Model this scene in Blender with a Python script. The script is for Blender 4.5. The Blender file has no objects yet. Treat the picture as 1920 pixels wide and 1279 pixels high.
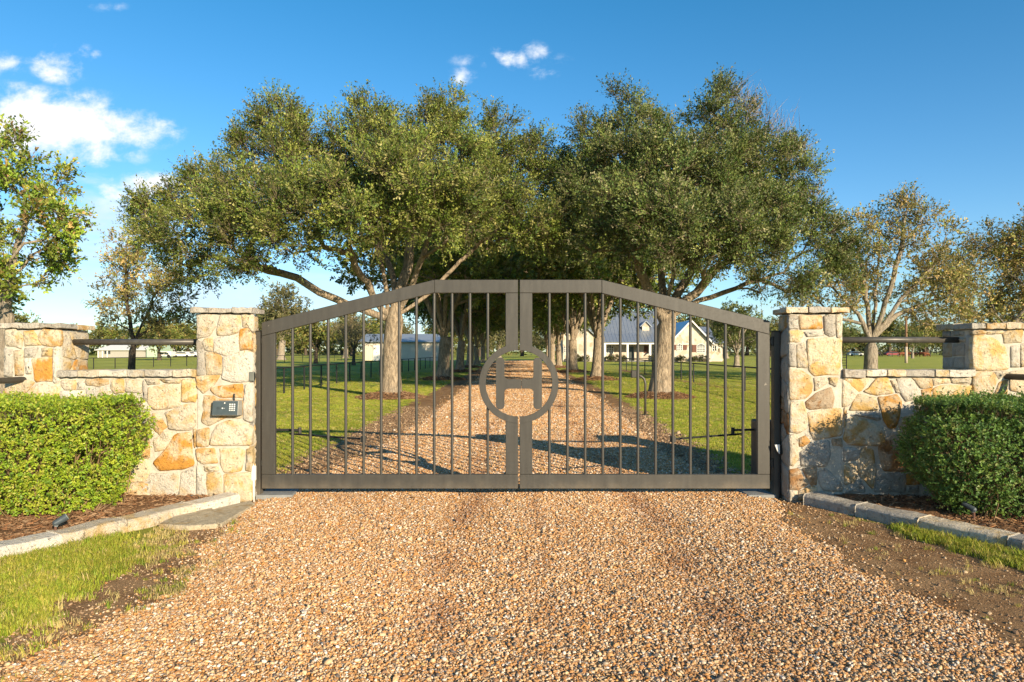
import bpy, bmesh, math, random
import numpy as np
from mathutils import Vector, Matrix
R = math.radians
rng = np.random.default_rng(7)
random.seed(7)
SC = bpy.context.scene
COL = SC.collection

# ------------------------------------------------------------------ camera, sky, sun, exposure
EYE, HOR, F = 1.65, 658.0, 1280.0
cam_d = bpy.data.cameras.new('camera'); cam = bpy.data.objects.new('camera', cam_d); COL.objects.link(cam)
cam_d.sensor_width = 36; cam_d.lens = 24; cam_d.shift_y = (HOR - 639.5) / 1920
cam_d.clip_start = .05; cam_d.clip_end = 3000
cam.location = (0, 0, EYE); cam.rotation_euler = (R(90), 0, 0)
SC.camera = cam
SUN_EL, SUN_AZ = 17.5, 34.0           # degrees above the horizon; degrees to the right of straight behind the camera
sd = bpy.data.lights.new('sun', 'SUN'); sun = bpy.data.objects.new('sun', sd); COL.objects.link(sun)
sd.energy = 5.0; sd.angle = R(.5); sd.color = (1, .84, .60)
tosun = Vector((math.sin(R(SUN_AZ)) * math.cos(R(SUN_EL)), -math.cos(R(SUN_AZ)) * math.cos(R(SUN_EL)), math.sin(R(SUN_EL))))
sun.rotation_euler = tosun.to_track_quat('Z', 'Y').to_euler()
sun.location = (20, -30, 25)
SC.view_settings.view_transform = 'Standard'; SC.view_settings.look = 'None'
SC.view_settings.exposure = .95; SC.view_settings.gamma = 1; SC.view_settings.use_curve_mapping = False
SC.cycles.max_bounces = 6; SC.cycles.transparent_max_bounces = 4


class NT:
    """small helper to write node trees"""
    def __init__(s, tree): s.t = tree; s.n = tree.nodes; s.l = tree.links
    def node(s, typ, **kw):
        o = s.n.new(typ)
        for k, v in kw.items(): setattr(o, k, v)
        return o
    def put(s, sock, v):
        if isinstance(v, bpy.types.NodeSocket): s.l.new(v, sock)
        elif v is not None: sock.default_value = v
    def math(s, op, a, b=None, c=None, clamp=False):
        o = s.node('ShaderNodeMath', operation=op, use_clamp=clamp)
        s.put(o.inputs[0], a); s.put(o.inputs[1], b)
        if c is not None: s.put(o.inputs[2], c)
        return o.outputs[0]
    def noise(s, vec, scale, detail=3, rough=.55, dist=0, col=False):
        o = s.node('ShaderNodeTexNoise'); s.put(o.inputs['Vector'], vec)
        s.put(o.inputs['Scale'], scale); s.put(o.inputs['Detail'], detail); s.put(o.inputs['Roughness'], rough); s.put(o.inputs['Distortion'], dist)
        return o.outputs['Color' if col else 'Fac']
    def ramp(s, f, stops, interp='LINEAR'):
        o = s.node('ShaderNodeValToRGB'); e = o.color_ramp.elements; o.color_ramp.interpolation = interp
        while len(e) < len(stops): e.new(.5)
        for i, (p, c) in enumerate(stops):
            e[i].position = p; e[i].color = (*c, 1) if len(c) == 3 else c
        s.put(o.inputs[0], f); return o.outputs[0]
    def mix(s, f, a, b, mode='MIX'):
        o = s.node('ShaderNodeMix', data_type='RGBA', blend_type=mode); s.put(o.inputs[0], f)
        s.put(o.inputs[6], (*a, 1) if isinstance(a, tuple) and len(a) == 3 else a)
        s.put(o.inputs[7], (*b, 1) if isinstance(b, tuple) and len(b) == 3 else b)
        return o.outputs[2]
    def maprange(s, v, a, b, c=0, d=1, smooth=True):
        o = s.node('ShaderNodeMapRange'); o.interpolation_type = 'SMOOTHSTEP' if smooth else 'LINEAR'
        s.put(o.inputs[0], v)
        for i, x in enumerate((a, b, c, d)): s.put(o.inputs[i + 1], x)
        return o.outputs[0]


# sky: Nishita plus clouds laid out by direction (azimuth u = x/y, height v = z/y)
W = bpy.data.worlds.new('World'); SC.world = W; W.use_nodes = True
w = NT(W.node_tree); w.n.clear()
sky = w.node('ShaderNodeTexSky', sky_type='NISHITA'); sky.sun_disc = False
sky.sun_elevation = R(SUN_EL); sky.sun_rotation = R(180 - SUN_AZ)
sky.air_density = 1.0; sky.dust_density = .12; sky.ozone_density = 3.0; sky.altitude = 0
hsv = w.node('ShaderNodeHueSaturation'); hsv.inputs['Saturation'].default_value = 1.12; hsv.inputs['Value'].default_value = 1.0
w.put(hsv.inputs['Color'], sky.outputs[0])
tc = w.node('ShaderNodeTexCoord'); sep = w.node('ShaderNodeSeparateXYZ'); w.put(sep.inputs[0], tc.outputs['Generated'])
dx, dy, dz = sep.outputs
dyc = w.math('MAXIMUM', dy, .08)
U, V = w.math('DIVIDE', dx, dyc), w.math('DIVIDE', dz, dyc)
cmb = w.node('ShaderNodeCombineXYZ'); w.put(cmb.inputs[0], U); w.put(cmb.inputs[1], w.math('MULTIPLY', V, 1.35))
nz = w.noise(cmb.outputs[0], 9.5, 8, .6, .15)
nz2 = w.noise(cmb.outputs[0], 27, 6, .62, .2)
dens = None
#         px    py   rx   ry  strength
CLOUDS = [(50, 232, 240, 82, 1.05), (180, 240, 170, 56, .85), (270, 246, 100, 44, .74), (30, 180, 120, 40, .6), (112, 122, 74, 50, .74), (148, 100, 36, 26, .6), (955, 108, 80, 34, .70), (1000, 98, 46, 28, .66), (866, 143, 42, 24, .58), (1018, 136, 46, 24, .52), (870, 112, 60, 24, .34), (1040, 112, 60, 22, .3),
          (262, 350, 96, 40, 1.0), (215, 360, 50, 34, .8), (150, 285, 170, 52, .66), (10, 115, 80, 40, .5), (178, 102, 22, 14, .5), (205, 12, 60, 18, .3), (1715, 222, 40, 22, .22)]
LOW = [(170, 430, 300, 120, 1.1), (120, 525, 400, 65, 1.0), (480, 560, 440, 70, 1.0), (1560, 590, 460, 34, .6), (900, 610, 1000, 30, .7)]
def blob(px, py, rx, ry, st):
    a = w.math('MULTIPLY', w.math('SUBTRACT', U, (px - 960) / F), F / rx)
    b = w.math('MULTIPLY', w.math('SUBTRACT', V, (HOR - py) / F), F / ry)
    d = w.math('SQRT', w.math('ADD', w.math('MULTIPLY', a, a), w.math('MULTIPLY', b, b)))
    return w.math('MULTIPLY', w.maprange(d, 0, 1.35, 1, 0), st)
low = None
for c in CLOUDS:
    m = blob(*c); dens = m if dens is None else w.math('MAXIMUM', dens, m)
for c in LOW:
    m = blob(*c); low = m if low is None else w.math('MAXIMUM', low, m)
# a few soft fair-weather clouds go on round the rest of the sky
gen = w.noise(tc.outputs['Generated'], 2.2, 6, .55)
behind = w.maprange(dy, .1, -.25, 0, 1)
dens = w.math('MAXIMUM', dens, w.math('MULTIPLY', w.maprange(gen, .52, .7, 0, .9), behind))
fr = w.math('MULTIPLY', w.maprange(dy, .08, .2, 0, 1), 1.0)
shape = w.math('ADD', w.math('MULTIPLY', w.math('SUBTRACT', nz, .5), 2.6), w.math('MULTIPLY', w.math('SUBTRACT', nz2, .5), 1.9))
den = w.math('ADD', dens, w.math('MULTIPLY', shape, w.math('MINIMUM', w.math('MULTIPLY', dens, 1.7), .70)))
cl = w.math('MULTIPLY', w.maprange(den, .20, .92, 0, 1), w.maprange(dz, 0, .03, 0, 1))
cl = w.math('MULTIPLY', cl, .95)
cst = w.node('ShaderNodeCombineXYZ'); w.put(cst.inputs[0], U); w.put(cst.inputs[1], w.math('MULTIPLY', V, 4.5))
lowv = w.math('ADD', low, w.math('MULTIPLY', w.math('SUBTRACT', w.noise(cst.outputs[0], 5.5, 7, .6, .2), .5), 2.6))
lowc = w.math('MULTIPLY', w.maprange(lowv, .25, 1.25, 0, .8), w.maprange(dz, 0, .03, 0, 1))
cl = w.math('MAXIMUM', cl, w.math('MULTIPLY', lowc, w.maprange(low, 0, .2, 0, 1)))
ccol = w.ramp(w.math('ADD', w.math('MULTIPLY', nz2, .35), w.math('MULTIPLY', den, .7)), [(.15, (4.0, 4.9, 6.0)), (.45, (4.9, 5.4, 6.0)), (.85, (6.2, 6.15, 6.2))])
skc = w.mix(cl, w.mix(1.0, hsv.outputs[0], w.ramp(dz, [(0, (.66, .80, .95)), (.12, (.80, .93, 1.02)), (.45, (.40, .92, 1.0))]), 'MULTIPLY'), ccol)
bg = w.node('ShaderNodeBackground'); w.put(bg.inputs[0], skc); bg.inputs[1].default_value = .10
wo = w.node('ShaderNodeOutputWorld'); w.l.new(bg.outputs[0], wo.inputs[0])


# ------------------------------------------------------------------ helpers
def at(px, py, Y):
    return Vector(((px - 960) * Y / F, Y, EYE - (py - HOR) * Y / F))
def gy(py, z=0): return (EYE - z) * F / (py - HOR)
def gnd(px, py, z=0):
    Y = gy(py, z); return ((px - 960) * Y / F, Y)

def tag(o, label=None, cat=None, group=None, kind=None):
    if label: o['label'] = label
    if cat: o['category'] = cat
    if group: o['group'] = group
    if kind: o['kind'] = kind
    return o
def thing(name, loc, label, cat, group=None):
    o = bpy.data.objects.new(name, None); COL.objects.link(o); o.location = loc; o.empty_display_size = .2
    return tag(o, label, cat, group)
def rel(parent):
    p = Vector((0, 0, 0))
    while parent is not None:
        p += parent.location; parent = parent.parent
    return p
def link(name, me, mat=None, parent=None):
    o = bpy.data.objects.new(name, me); COL.objects.link(o)
    if mat is not None:
        for m in (mat if isinstance(mat, (list, tuple)) else [mat]): me.materials.append(m)
    if parent is not None: o.parent = parent
    return o
def np_mesh(name, verts, faces, smooth=False, col=None, mi=None):
    """faces: array of n x k"""
    me = bpy.data.meshes.new(name); faces = np.asarray(faces, np.int32); nv = len(verts); nf, k = faces.shape
    me.vertices.add(nv); me.vertices.foreach_set('co', np.asarray(verts, np.float32).ravel())
    me.loops.add(nf * k); me.loops.foreach_set('vertex_index', faces.ravel())
    me.polygons.add(nf); me.polygons.foreach_set('loop_start', np.arange(0, nf * k, k, dtype=np.int32))
    me.polygons.foreach_set('loop_total', np.full(nf, k, np.int32))
    if mi is not None: me.polygons.foreach_set('material_index', np.asarray(mi, np.int32))
    me.polygons.foreach_set('use_smooth', np.full(nf, smooth, bool))
    me.update(calc_edges=True)
    if col is not None:
        a = me.attributes.new('col', 'FLOAT_COLOR', 'POINT')
        c = np.ones((nv, 4), np.float32); c[:, :3] = col; a.data.foreach_set('color', c.ravel())
    return me

class MB:
    def __init__(s): s.v = []; s.f = []
    def add(s, vs, fs):
        o = len(s.v); s.v += [tuple(v) for v in vs]; s.f += [tuple(i + o for i in f) for f in fs]; return s
    def box(s, x0, x1, y0, y1, z0, z1):
        return s.add([(x0, y0, z0), (x1, y0, z0), (x1, y1, z0), (x0, y1, z0), (x0, y0, z1), (x1, y0, z1), (x1, y1, z1), (x0, y1, z1)],
                     [(3, 2, 1, 0), (4, 5, 6, 7), (0, 1, 5, 4), (1, 2, 6, 5), (2, 3, 7, 6), (3, 0, 4, 7)])
    def prism(s, poly, y0, y1):
        """polygon in x,z extruded along y"""
        n = len(poly)
        a = sum(poly[i][0] * poly[(i + 1) % n][1] - poly[(i + 1) % n][0] * poly[i][1] for i in range(n))
        if a < 0: poly = poly[::-1]
        vs = [(p[0], y0, p[1]) for p in poly] + [(p[0], y1, p[1]) for p in poly]
        return s.add(vs, [tuple(range(n)), tuple(range(2 * n - 1, n - 1, -1))] + [((i + 1) % n, i, i + n, (i + 1) % n + n) for i in range(n)])
    def flat(s, poly, z0, z1):
        """polygon in x,y extruded along z"""
        n = len(poly)
        a = sum(poly[i][0] * poly[(i + 1) % n][1] - poly[(i + 1) % n][0] * poly[i][1] for i in range(n))
        if a < 0: poly = poly[::-1]
        vs = [(p[0], p[1], z0) for p in poly] + [(p[0], p[1], z1) for p in poly]
        return s.add(vs, [tuple(range(n - 1, -1, -1)), tuple(range(n, 2 * n))] + [(i, (i + 1) % n, (i + 1) % n + n, i + n) for i in range(n)])
    def tube(s, pts, rad, n=8, cap=True):
        pts = [Vector(p) for p in pts]; m = len(pts)
        if not isinstance(rad, (list, tuple, np.ndarray)): rad = [rad] * m
        up = Vector((0, 0, 1)); vs = []; prev = None
        for i, p in enumerate(pts):
            t = (pts[min(i + 1, m - 1)] - pts[max(i - 1, 0)]).normalized()
            if prev is None:
                a = t.cross(up if abs(t.z) < .9 else Vector((1, 0, 0))).normalized()
            else: a = (prev - t * prev.dot(t)).normalized()
            prev = a; b = t.cross(a)
            for k in range(n):
                g = 2 * math.pi * k / n; vs.append(p + (a * math.cos(g) + b * math.sin(g)) * float(rad[i]))
        fs = [(i * n + k, i * n + (k + 1) % n, (i + 1) * n + (k + 1) % n, (i + 1) * n + k) for i in range(m - 1) for k in range(n)]
        if cap: fs += [tuple(range(n - 1, -1, -1)), tuple((m - 1) * n + k for k in range(n))]
        return s.add(vs, fs)
    def build(s, name, mat, parent=None, bevel=0, smooth=False, seg=1, local=False):
        me = bpy.data.meshes.new(name); off = Vector((0, 0, 0)) if local else rel(parent)
        me.from_pydata([(v[0] - off.x, v[1] - off.y, v[2] - off.z) for v in s.v], [], s.f)
        if bevel:
            bm = bmesh.new(); bm.from_mesh(me)
            es = [e for e in bm.edges if len(e.link_faces) == 2 and e.calc_face_angle(0) > .5]
            bmesh.ops.bevel(bm, geom=es, offset=bevel, segments=seg, affect='EDGES', profile=.6); bm.to_mesh(me); bm.free()
        if smooth:
            me.polygons.foreach_set('use_smooth', np.ones(len(me.polygons), bool))
        me.update(); return link(name, me, mat, parent)

# ------------------------------------------------------------------ materials
def mat(name, col, rough=.7, metal=0, spec=.3):
    m = bpy.data.materials.new(name); m.use_nodes = True; n = NT(m.node_tree); b = n.n['Principled BSDF']
    b.inputs['Roughness'].default_value = rough; b.inputs['Metallic'].default_value = metal; b.inputs['Specular IOR Level'].default_value = spec
    if col: b.inputs['Base Color'].default_value = (*col, 1)
    return m, n, b
def bump(n, b, h, dist=.01, strength=1):
    o = n.node('ShaderNodeBump'); o.inputs['Strength'].default_value = strength; o.inputs['Distance'].default_value = dist
    n.put(o.inputs['Height'], h); n.put(b.inputs['Normal'], o.outputs[0])
def worldpos(n): return n.node('ShaderNodeNewGeometry').outputs['Position']
def objpos(n): return n.node('ShaderNodeTexCoord').outputs['Object']

def plain(name, col, rough=.7, metal=0, var=.18, scale=6, spec=.3, bmp=0):
    m, n, b = mat(name, col, rough, metal, spec); p = objpos(n)
    f = n.noise(p, scale, 5, .6)
    lo = tuple(c * (1 - var) for c in col); hi = tuple(min(1, c * (1 + var)) for c in col)
    n.put(b.inputs['Base Color'], n.ramp(f, [(.3, lo), (.7, hi)]))
    if bmp: bump(n, b, n.noise(p, scale * 8, 4), bmp)
    return m

def stone_mat(name, base, stain, amt, dark=(.16, .12, .08)):
    m, n, b = mat(name, base, .88, 0, .15); p = worldpos(n)
    oi = n.node('ShaderNodeObjectInfo').outputs['Random']
    add = n.node('ShaderNodeVectorMath', operation='ADD'); n.put(add.inputs[0], p)
    cx = n.node('ShaderNodeCombineXYZ')
    for i, k in enumerate((17.3, 9.1, 23.7)): n.put(cx.inputs[i], n.math('MULTIPLY', oi, k))
    n.put(add.inputs[1], cx.outputs[0]); q = add.outputs[0]
    f = n.noise(q, 5.5, 6, .62, .4)
    g = n.noise(q, 38, 5, .65)
    c = n.mix(n.maprange(f, .62 - amt * .30, .76 - amt * .24), base, stain)
    c = n.mix(n.maprange(g, .42, .72), c, n.mix(.35, c, stain))
    c = n.mix(n.math('MULTIPLY', n.maprange(n.noise(q, 15, 6, .7, .5), .60, .78), .45), c, dark)
    c = n.mix(n.math('MULTIPLY', n.maprange(n.noise(q, 70, 4, .65), .57, .72), .5), c, dark)
    c = n.mix(n.math('MULTIPLY', n.maprange(n.noise(p, 1.3, 5, .65, .3), .52, .75), .4), c, (.27, .24, .19))
    v = n.node('ShaderNodeHueSaturation'); n.put(v.inputs['Color'], c); n.put(v.inputs['Value'], n.maprange(oi, 0, 1, .88, 1.1, False))
    n.put(b.inputs['Base Color'], v.outputs[0])
    h = n.math('ADD', n.math('MULTIPLY', n.noise(q, 9, 5, .6), 1.0), n.math('ADD', n.math('MULTIPLY', n.noise(q, 45, 5, .75), .6), n.math('MULTIPLY', n.maprange(n.noise(q, 28, 4, .7), .60, .70), -.5)))
    bump(n, b, h, .036, 1.0); return m
ST = {
    'W': stone_mat('white_limestone', (.58, .535, .455), (.53, .41, .26), .35),
    'C': stone_mat('cream_limestone', (.56, .49, .385), (.52, .37, .18), .5),
    'G': stone_mat('grey_and_shaded_limestone', (.44, .40, .34), (.35, .30, .24), .4),  # grey stones, also painted-in shade on the broad pillar's side
    'T': stone_mat('tan_limestone', (.55, .46, .33), (.48, .29, .11), .6),
    'Y': stone_mat('yellow_limestone', (.57, .48, .34), (.53, .34, .12), .58),
    'O': stone_mat('orange_limestone', (.56, .45, .30), (.50, .24, .05), .75),
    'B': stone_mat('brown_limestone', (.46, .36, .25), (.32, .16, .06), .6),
}
def mortar_mat():
    m, n, b = mat('mortar', None, .95, 0, .1); p = worldpos(n)
    f = n.noise(p, 7, 5, .6); g = n.noise(p, 120, 3, .6)
    c = n.ramp(f, [(.3, (.38, .345, .285)), (.7, (.54, .49, .41))]); c = n.mix(n.maprange(g, .45, .7, 0, .35), c, (.3, .26, .2))
    n.put(b.inputs['Base Color'], c); bump(n, b, n.math('ADD', n.noise(p, 25, 4, .6), n.math('MULTIPLY', g, .3)), .015, .8); return m
MORTAR = mortar_mat()
def paint_mat():
    m, n, b = mat('bronze_gate_paint', None, .48, .15, .4); p = worldpos(n)
    st = n.node('ShaderNodeMapping'); st.inputs['Scale'].default_value = (9, 9, .9); n.put(st.inputs[0], p)
    f = n.noise(st.outputs[0], 2.2, 5, .6); g = n.noise(p, 55, 3, .6)
    c = n.ramp(f, [(.3, (.048, .0435, .037)), (.55, (.058, .053, .045)), (.8, (.074, .068, .058))])
    c = n.mix(n.math('MULTIPLY', n.maprange(n.noise(p, 9, 6, .7, 1), .68, .72), .5), c, (.34, .31, .26))
    sp_ = n.node('ShaderNodeSeparateXYZ'); n.put(sp_.inputs[0], p); c = n.mix(n.math('MULTIPLY', n.maprange(n.math('ADD', sp_.outputs[2], n.math('MULTIPLY', n.noise(p, 6, 4), .25)), .12, .36, 1, 0), .4), c, (.24, .19, .13))
    n.put(b.inputs['Base Color'], c); n.put(b.inputs['Roughness'], n.maprange(g, .3, .7, .4, .58)); bump(n, b, g, .0006, .5); return m
PAINT = paint_mat()
STEEL = plain('dark_steel', (.05, .046, .04), .5, .3, .25, 9)
PIPE = plain('dark_pipe_paint', (.075, .068, .058), .42, .2, .2, 14)
BLACK = plain('black_paint', (.018, .018, .017), .5, 0, .2, 5)
GREYP = plain('grey_plastic', (.17, .19, .19), .55, 0, .12, 10)
WHITEP = plain('white_paint', (.72, .70, .65), .55, 0, .08, 10)
CONC = plain('concrete', (.22, .22, .21), .9, 0, .2, 8, .15, .004)
SLAB = stone_mat('flagstone', (.50, .42, .29), (.40, .28, .14), .4)

def leafmat(name, trans=.35, gloss=.35, rough=.42):
    m = bpy.data.materials.new(name); m.use_nodes = True; n = NT(m.node_tree); b = n.n['Principled BSDF']; out = n.n['Material Output']
    at_ = n.node('ShaderNodeAttribute', attribute_name='col'); b.inputs['Roughness'].default_value = rough; b.inputs['Specular IOR Level'].default_value = gloss
    n.put(b.inputs['Base Color'], at_.outputs[0])
    tr = n.node('ShaderNodeBsdfTranslucent'); n.put(tr.inputs[0], n.mix(.5, at_.outputs[0], (.18, .25, .025)))
    mx = n.node('ShaderNodeMixShader'); mx.inputs[0].default_value = trans
    n.l.new(b.outputs[0], mx.inputs[1]); n.l.new(tr.outputs[0], mx.inputs[2]); n.l.new(mx.outputs[0], out.inputs[0]); return m
LEAF = leafmat('oak_leaf', .22, .34, .48)
HLEAF = leafmat('hedge_leaf', .38, .35)
def instmat(name, rough=.6, spec=.3, noise=.15, trans=0):
    m, n, b = mat(name, None, rough, 0, spec)
    a = n.node('ShaderNodeAttribute', attribute_name='col', attribute_type='INSTANCER')
    f = n.noise(objpos(n), 2.5, 4, .6)
    c = n.mix(n.maprange(f, .3, .7), n.mix(noise * 2, a.outputs[0], (.08, .06, .045)), a.outputs[0]); n.put(b.inputs['Base Color'], c)
    if trans:
        tr = n.node('ShaderNodeBsdfTranslucent'); n.put(tr.inputs[0], a.outputs[0]); mx = n.node('ShaderNodeMixShader'); mx.inputs[0].default_value = trans
        n.l.new(b.outputs[0], mx.inputs[1]); n.l.new(tr.outputs[0], mx.inputs[2]); n.l.new(mx.outputs[0], n.n['Material Output'].inputs[0])
    return m
PEB = instmat('pebble_stone', .55, .35, .12)
BLADE = instmat('grass_blade', .5, .25, .05, .4)
CHIP = instmat('bark_chip', .9, .1, .2)
def bark_mat(name, a, b_, sc=1):
    m, n, b = mat(name, None, .92, 0, .1); p = objpos(n)
    mp = n.node('ShaderNodeMapping'); mp.inputs['Scale'].default_value = (sc, sc, sc * .28); n.put(mp.inputs[0], p)
    f = n.noise(mp.outputs[0], 14, 6, .65, .6); g = n.noise(p, 1.6, 4, .6)
    c = n.mix(n.maprange(f, .36, .66), tuple(x * .42 for x in a), a); c = n.mix(n.maprange(g, .45, .75, 0, .6), c, b_)
    n.put(b.inputs['Base Color'], c); c = n.mix(n.math('MULTIPLY', n.maprange(n.noise(p, 3.2, 5, .7, .5), .56, .7), .5), c, (.16, .15, .12)); n.put(b.inputs['Base Color'], c)
    bump(n, b, n.math('ADD', f, n.math('MULTIPLY', n.noise(p, 40, 4, .7), .3)), .09, 1); return m
BARK = bark_mat('oak_bark', (.42, .325, .225), (.30, .25, .19))
PALEBARK = bark_mat('pale_bark', (.40, .33, .25), (.30, .26, .21))
DARKBARK = bark_mat('dark_bark', (.13, .10, .075), (.10, .085, .07))

def lawn_mat():
    m, n, b = mat('lawn', None, .9, 0, .1); p = worldpos(n)
    f = n.noise(p, .22, 5, .6, .3); g = n.noise(p, 1.9, 5, .65); h = n.noise(p, 30, 4, .7)
    c = n.ramp(f, [(.3, (.29, .34, .045)), (.5, (.39, .395, .06)), (.72, (.49, .43, .105))])
    c = n.mix(n.maprange(g, .42, .75, 0, .6), c, (.46, .41, .12)); c = n.mix(n.maprange(h, .35, .7, .35, 0), c, (.12, .16, .03))
    n.put(b.inputs['Base Color'], c); bump(n, b, n.math('ADD', h, n.math('MULTIPLY', n.noise(p, 110, 3, .7), .6)), .06, 1); return m
def dirt_mat(name='bare_dirt', a=(.19, .100, .044), b_=(.33, .200, .098)):
    m, n, b = mat(name, None, .95, 0, .1); p = worldpos(n)
    f = n.noise(p, 2.6, 6, .65, .4); g = n.noise(p, 60, 4, .7)
    c = n.mix(n.maprange(f, .33, .68), a, b_); c = n.mix(n.maprange(g, .5, .72, 0, .55), c, (.34, .23, .13)); c = n.mix(n.maprange(g, .42, .25, 0, .5), c, (.06, .038, .02))
    n.put(b.inputs['Base Color'], c); bump(n, b, n.math('ADD', g, f), .02, 1); return m
def gravel_mat():
    m, n, b = mat('pea_gravel', None, .75, 0, .2); p = worldpos(n)
    def vor(sc, feat='F1', out='Color'):
        v = n.node('ShaderNodeTexVoronoi', feature=feat); n.put(v.inputs['Vector'], p); v.inputs['Scale'].default_value = sc; return v
    v = vor(34); s = n.node('ShaderNodeSeparateColor'); n.put(s.inputs[0], v.outputs['Color'])
    c = n.ramp(s.outputs[0], [(0, (.26, .15, .07)), (.22, (.44, .25, .10)), (.45, (.56, .36, .17)), (.68, (.62, .44, .25)), (.88, (.70, .58, .43)), (1, (.76, .70, .62))])
    e = vor(34, 'DISTANCE_TO_EDGE'); ed = n.maprange(e.outputs['Distance'], 0, .25)
    c = n.mix(ed, n.mix(.6, c, (.09, .055, .028)), c)
    big = n.noise(p, .7, 4, .6, .4); c = n.mix(n.maprange(big, .4, .7, 0, .35), c, (.44, .27, .13))
    n.put(b.inputs['Base Color'], c); bump(n, b, n.math('ADD', n.math('MULTIPLY', ed, .5), n.math('MULTIPLY', s.outputs[1], .5)), .02, 1); return m
LAWN, DIRT, GRAVEL = lawn_mat(), dirt_mat(), gravel_mat()
MULCH = dirt_mat('brown_mulch', (.13, .065, .03), (.26, .145, .075))

# ------------------------------------------------------------------ ground, drive, verges
def h_ground(x, y):
    x = np.asarray(x, float); y = np.asarray(y, float)
    return 0 * x
def h_drive(x, y):
    x = np.asarray(x, float); y = np.asarray(y, float); c = .35 + .006 * y
    rut = -.014 * np.exp(-((x - c - .95) / .28) ** 2) - .014 * np.exp(-((x - c + .85) / .28) ** 2)
    return .022 + rut + .006 * np.sin(3.1 * x + 1.7 * np.sin(1.3 * y)) + .006 * np.sin(2.3 * y + 2 * np.sin(.9 * x))
EL = np.array([(-3, -2.9), (3.4, -2.62), (4.0, -2.42), (4.5, -2.32), (5.25, -2.42), (6.18, -2.66), (7.36, -2.76), (8.2, -2.72), (10.6, -2.35), (16, -2.05), (29, -2.05), (66, -2.1), (100, -2.0), (112, -1.6)])
ER = np.array([(-3, 3.15), (3.83, 2.80), (4.3, 2.70), (5.13, 2.62), (6.18, 2.58), (7.0, 2.74), (7.36, 2.86), (8.2, 2.85), (10.6, 2.45), (16, 2.72), (29, 3.05), (66, 3.55), (100, 3.7), (112, 3.9)])
def wob(y, s):
    return .05 * np.sin(4.1 * y + s) + .035 * np.sin(9.3 * y + 2.1 * s) + .02 * np.sin(23 * y + s * 5)
def edge(tab, y, s=0): return np.interp(y, tab[:, 0], tab[:, 1]) + wob(np.asarray(y, float), s) * np.clip(12 / np.maximum(y, 4), .3, 1)

def grid_sheet(name, m, ys, xl, xr, nx, hf, lift):
    t = np.linspace(0, 1, nx); X = xl[:, None] * (1 - t) + xr[:, None] * t; Y = np.repeat(ys[:, None], nx, 1); Z = hf(X, Y) + lift
    v = np.stack([X, Y, Z], -1).reshape(-1, 3); ny = len(ys); i = np.arange((ny - 1) * nx).reshape(ny - 1, nx)[:, :-1]
    f = np.stack([i, i + 1, i + nx + 1, i + nx], -1).reshape(-1, 4)
    o = link(name, np_mesh(name, v, f, True), m); return tag(o, kind='structure')
MB().add([(-900, -40, 0), (900, -40, 0), (900, 1500, 0), (-900, 1500, 0)], [(0, 1, 2, 3)]).build('ground', LAWN)['kind'] = 'structure'
ys = np.concatenate([np.arange(-3, 20, .07), np.arange(20, 113, .4)])
dl = np.interp(ys, [-3, 3.4, 4.6, 5.6, 6.4, 7.3, 8.5, 9.1, 13, 26, 70, 112], [-2.9, -2.9, -3.05, -3.0, -3.0, -3.0, -3.3, -3.2, -3.25, -3.2, -3.0, -2.6]) + wob(ys, 4) * 1.5
dr = np.interp(ys, [-3, 3.6, 4.6, 5.6, 6.4, 7.3, 8.5, 9.5, 15, 26, 70, 112], [5.3, 4.6, 4.1, 3.75, 3.45, 3.5, 3.5, 3.1, 3.35, 3.85, 4.2, 4.4]) + wob(ys, 2) * 1.5
grid_sheet('bare_dirt_verge', DIRT, ys, dl, dr, 5, lambda x, y: 0 * x, .005)
dv = grid_sheet('gravel_driveway', GRAVEL, ys, edge(EL, ys, 1), edge(ER, ys, 3), 44, lambda x, y: h_drive(x, y) * np.clip(np.minimum(x - edge(EL, y, 1), edge(ER, y, 3) - x) / .35, 0, 1), .010)
# bare strip along the right paddock fence
ys2 = np.arange(12, 60, .5)
grid_sheet('bare_dirt_strip', DIRT, ys2, 9.0 + wob(ys2, 3) * 3, 9.75 + wob(ys2, 5) * 3, 3, lambda x, y: 0 * x, .006)
# cross track at the far end of the drive
MB().add([(-14, 111, .012), (30, 111, .012), (30, 117, .012), (-14, 117, .012)], [(0, 1, 2, 3)]).build('gravel_track', GRAVEL)['kind'] = 'structure'

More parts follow.
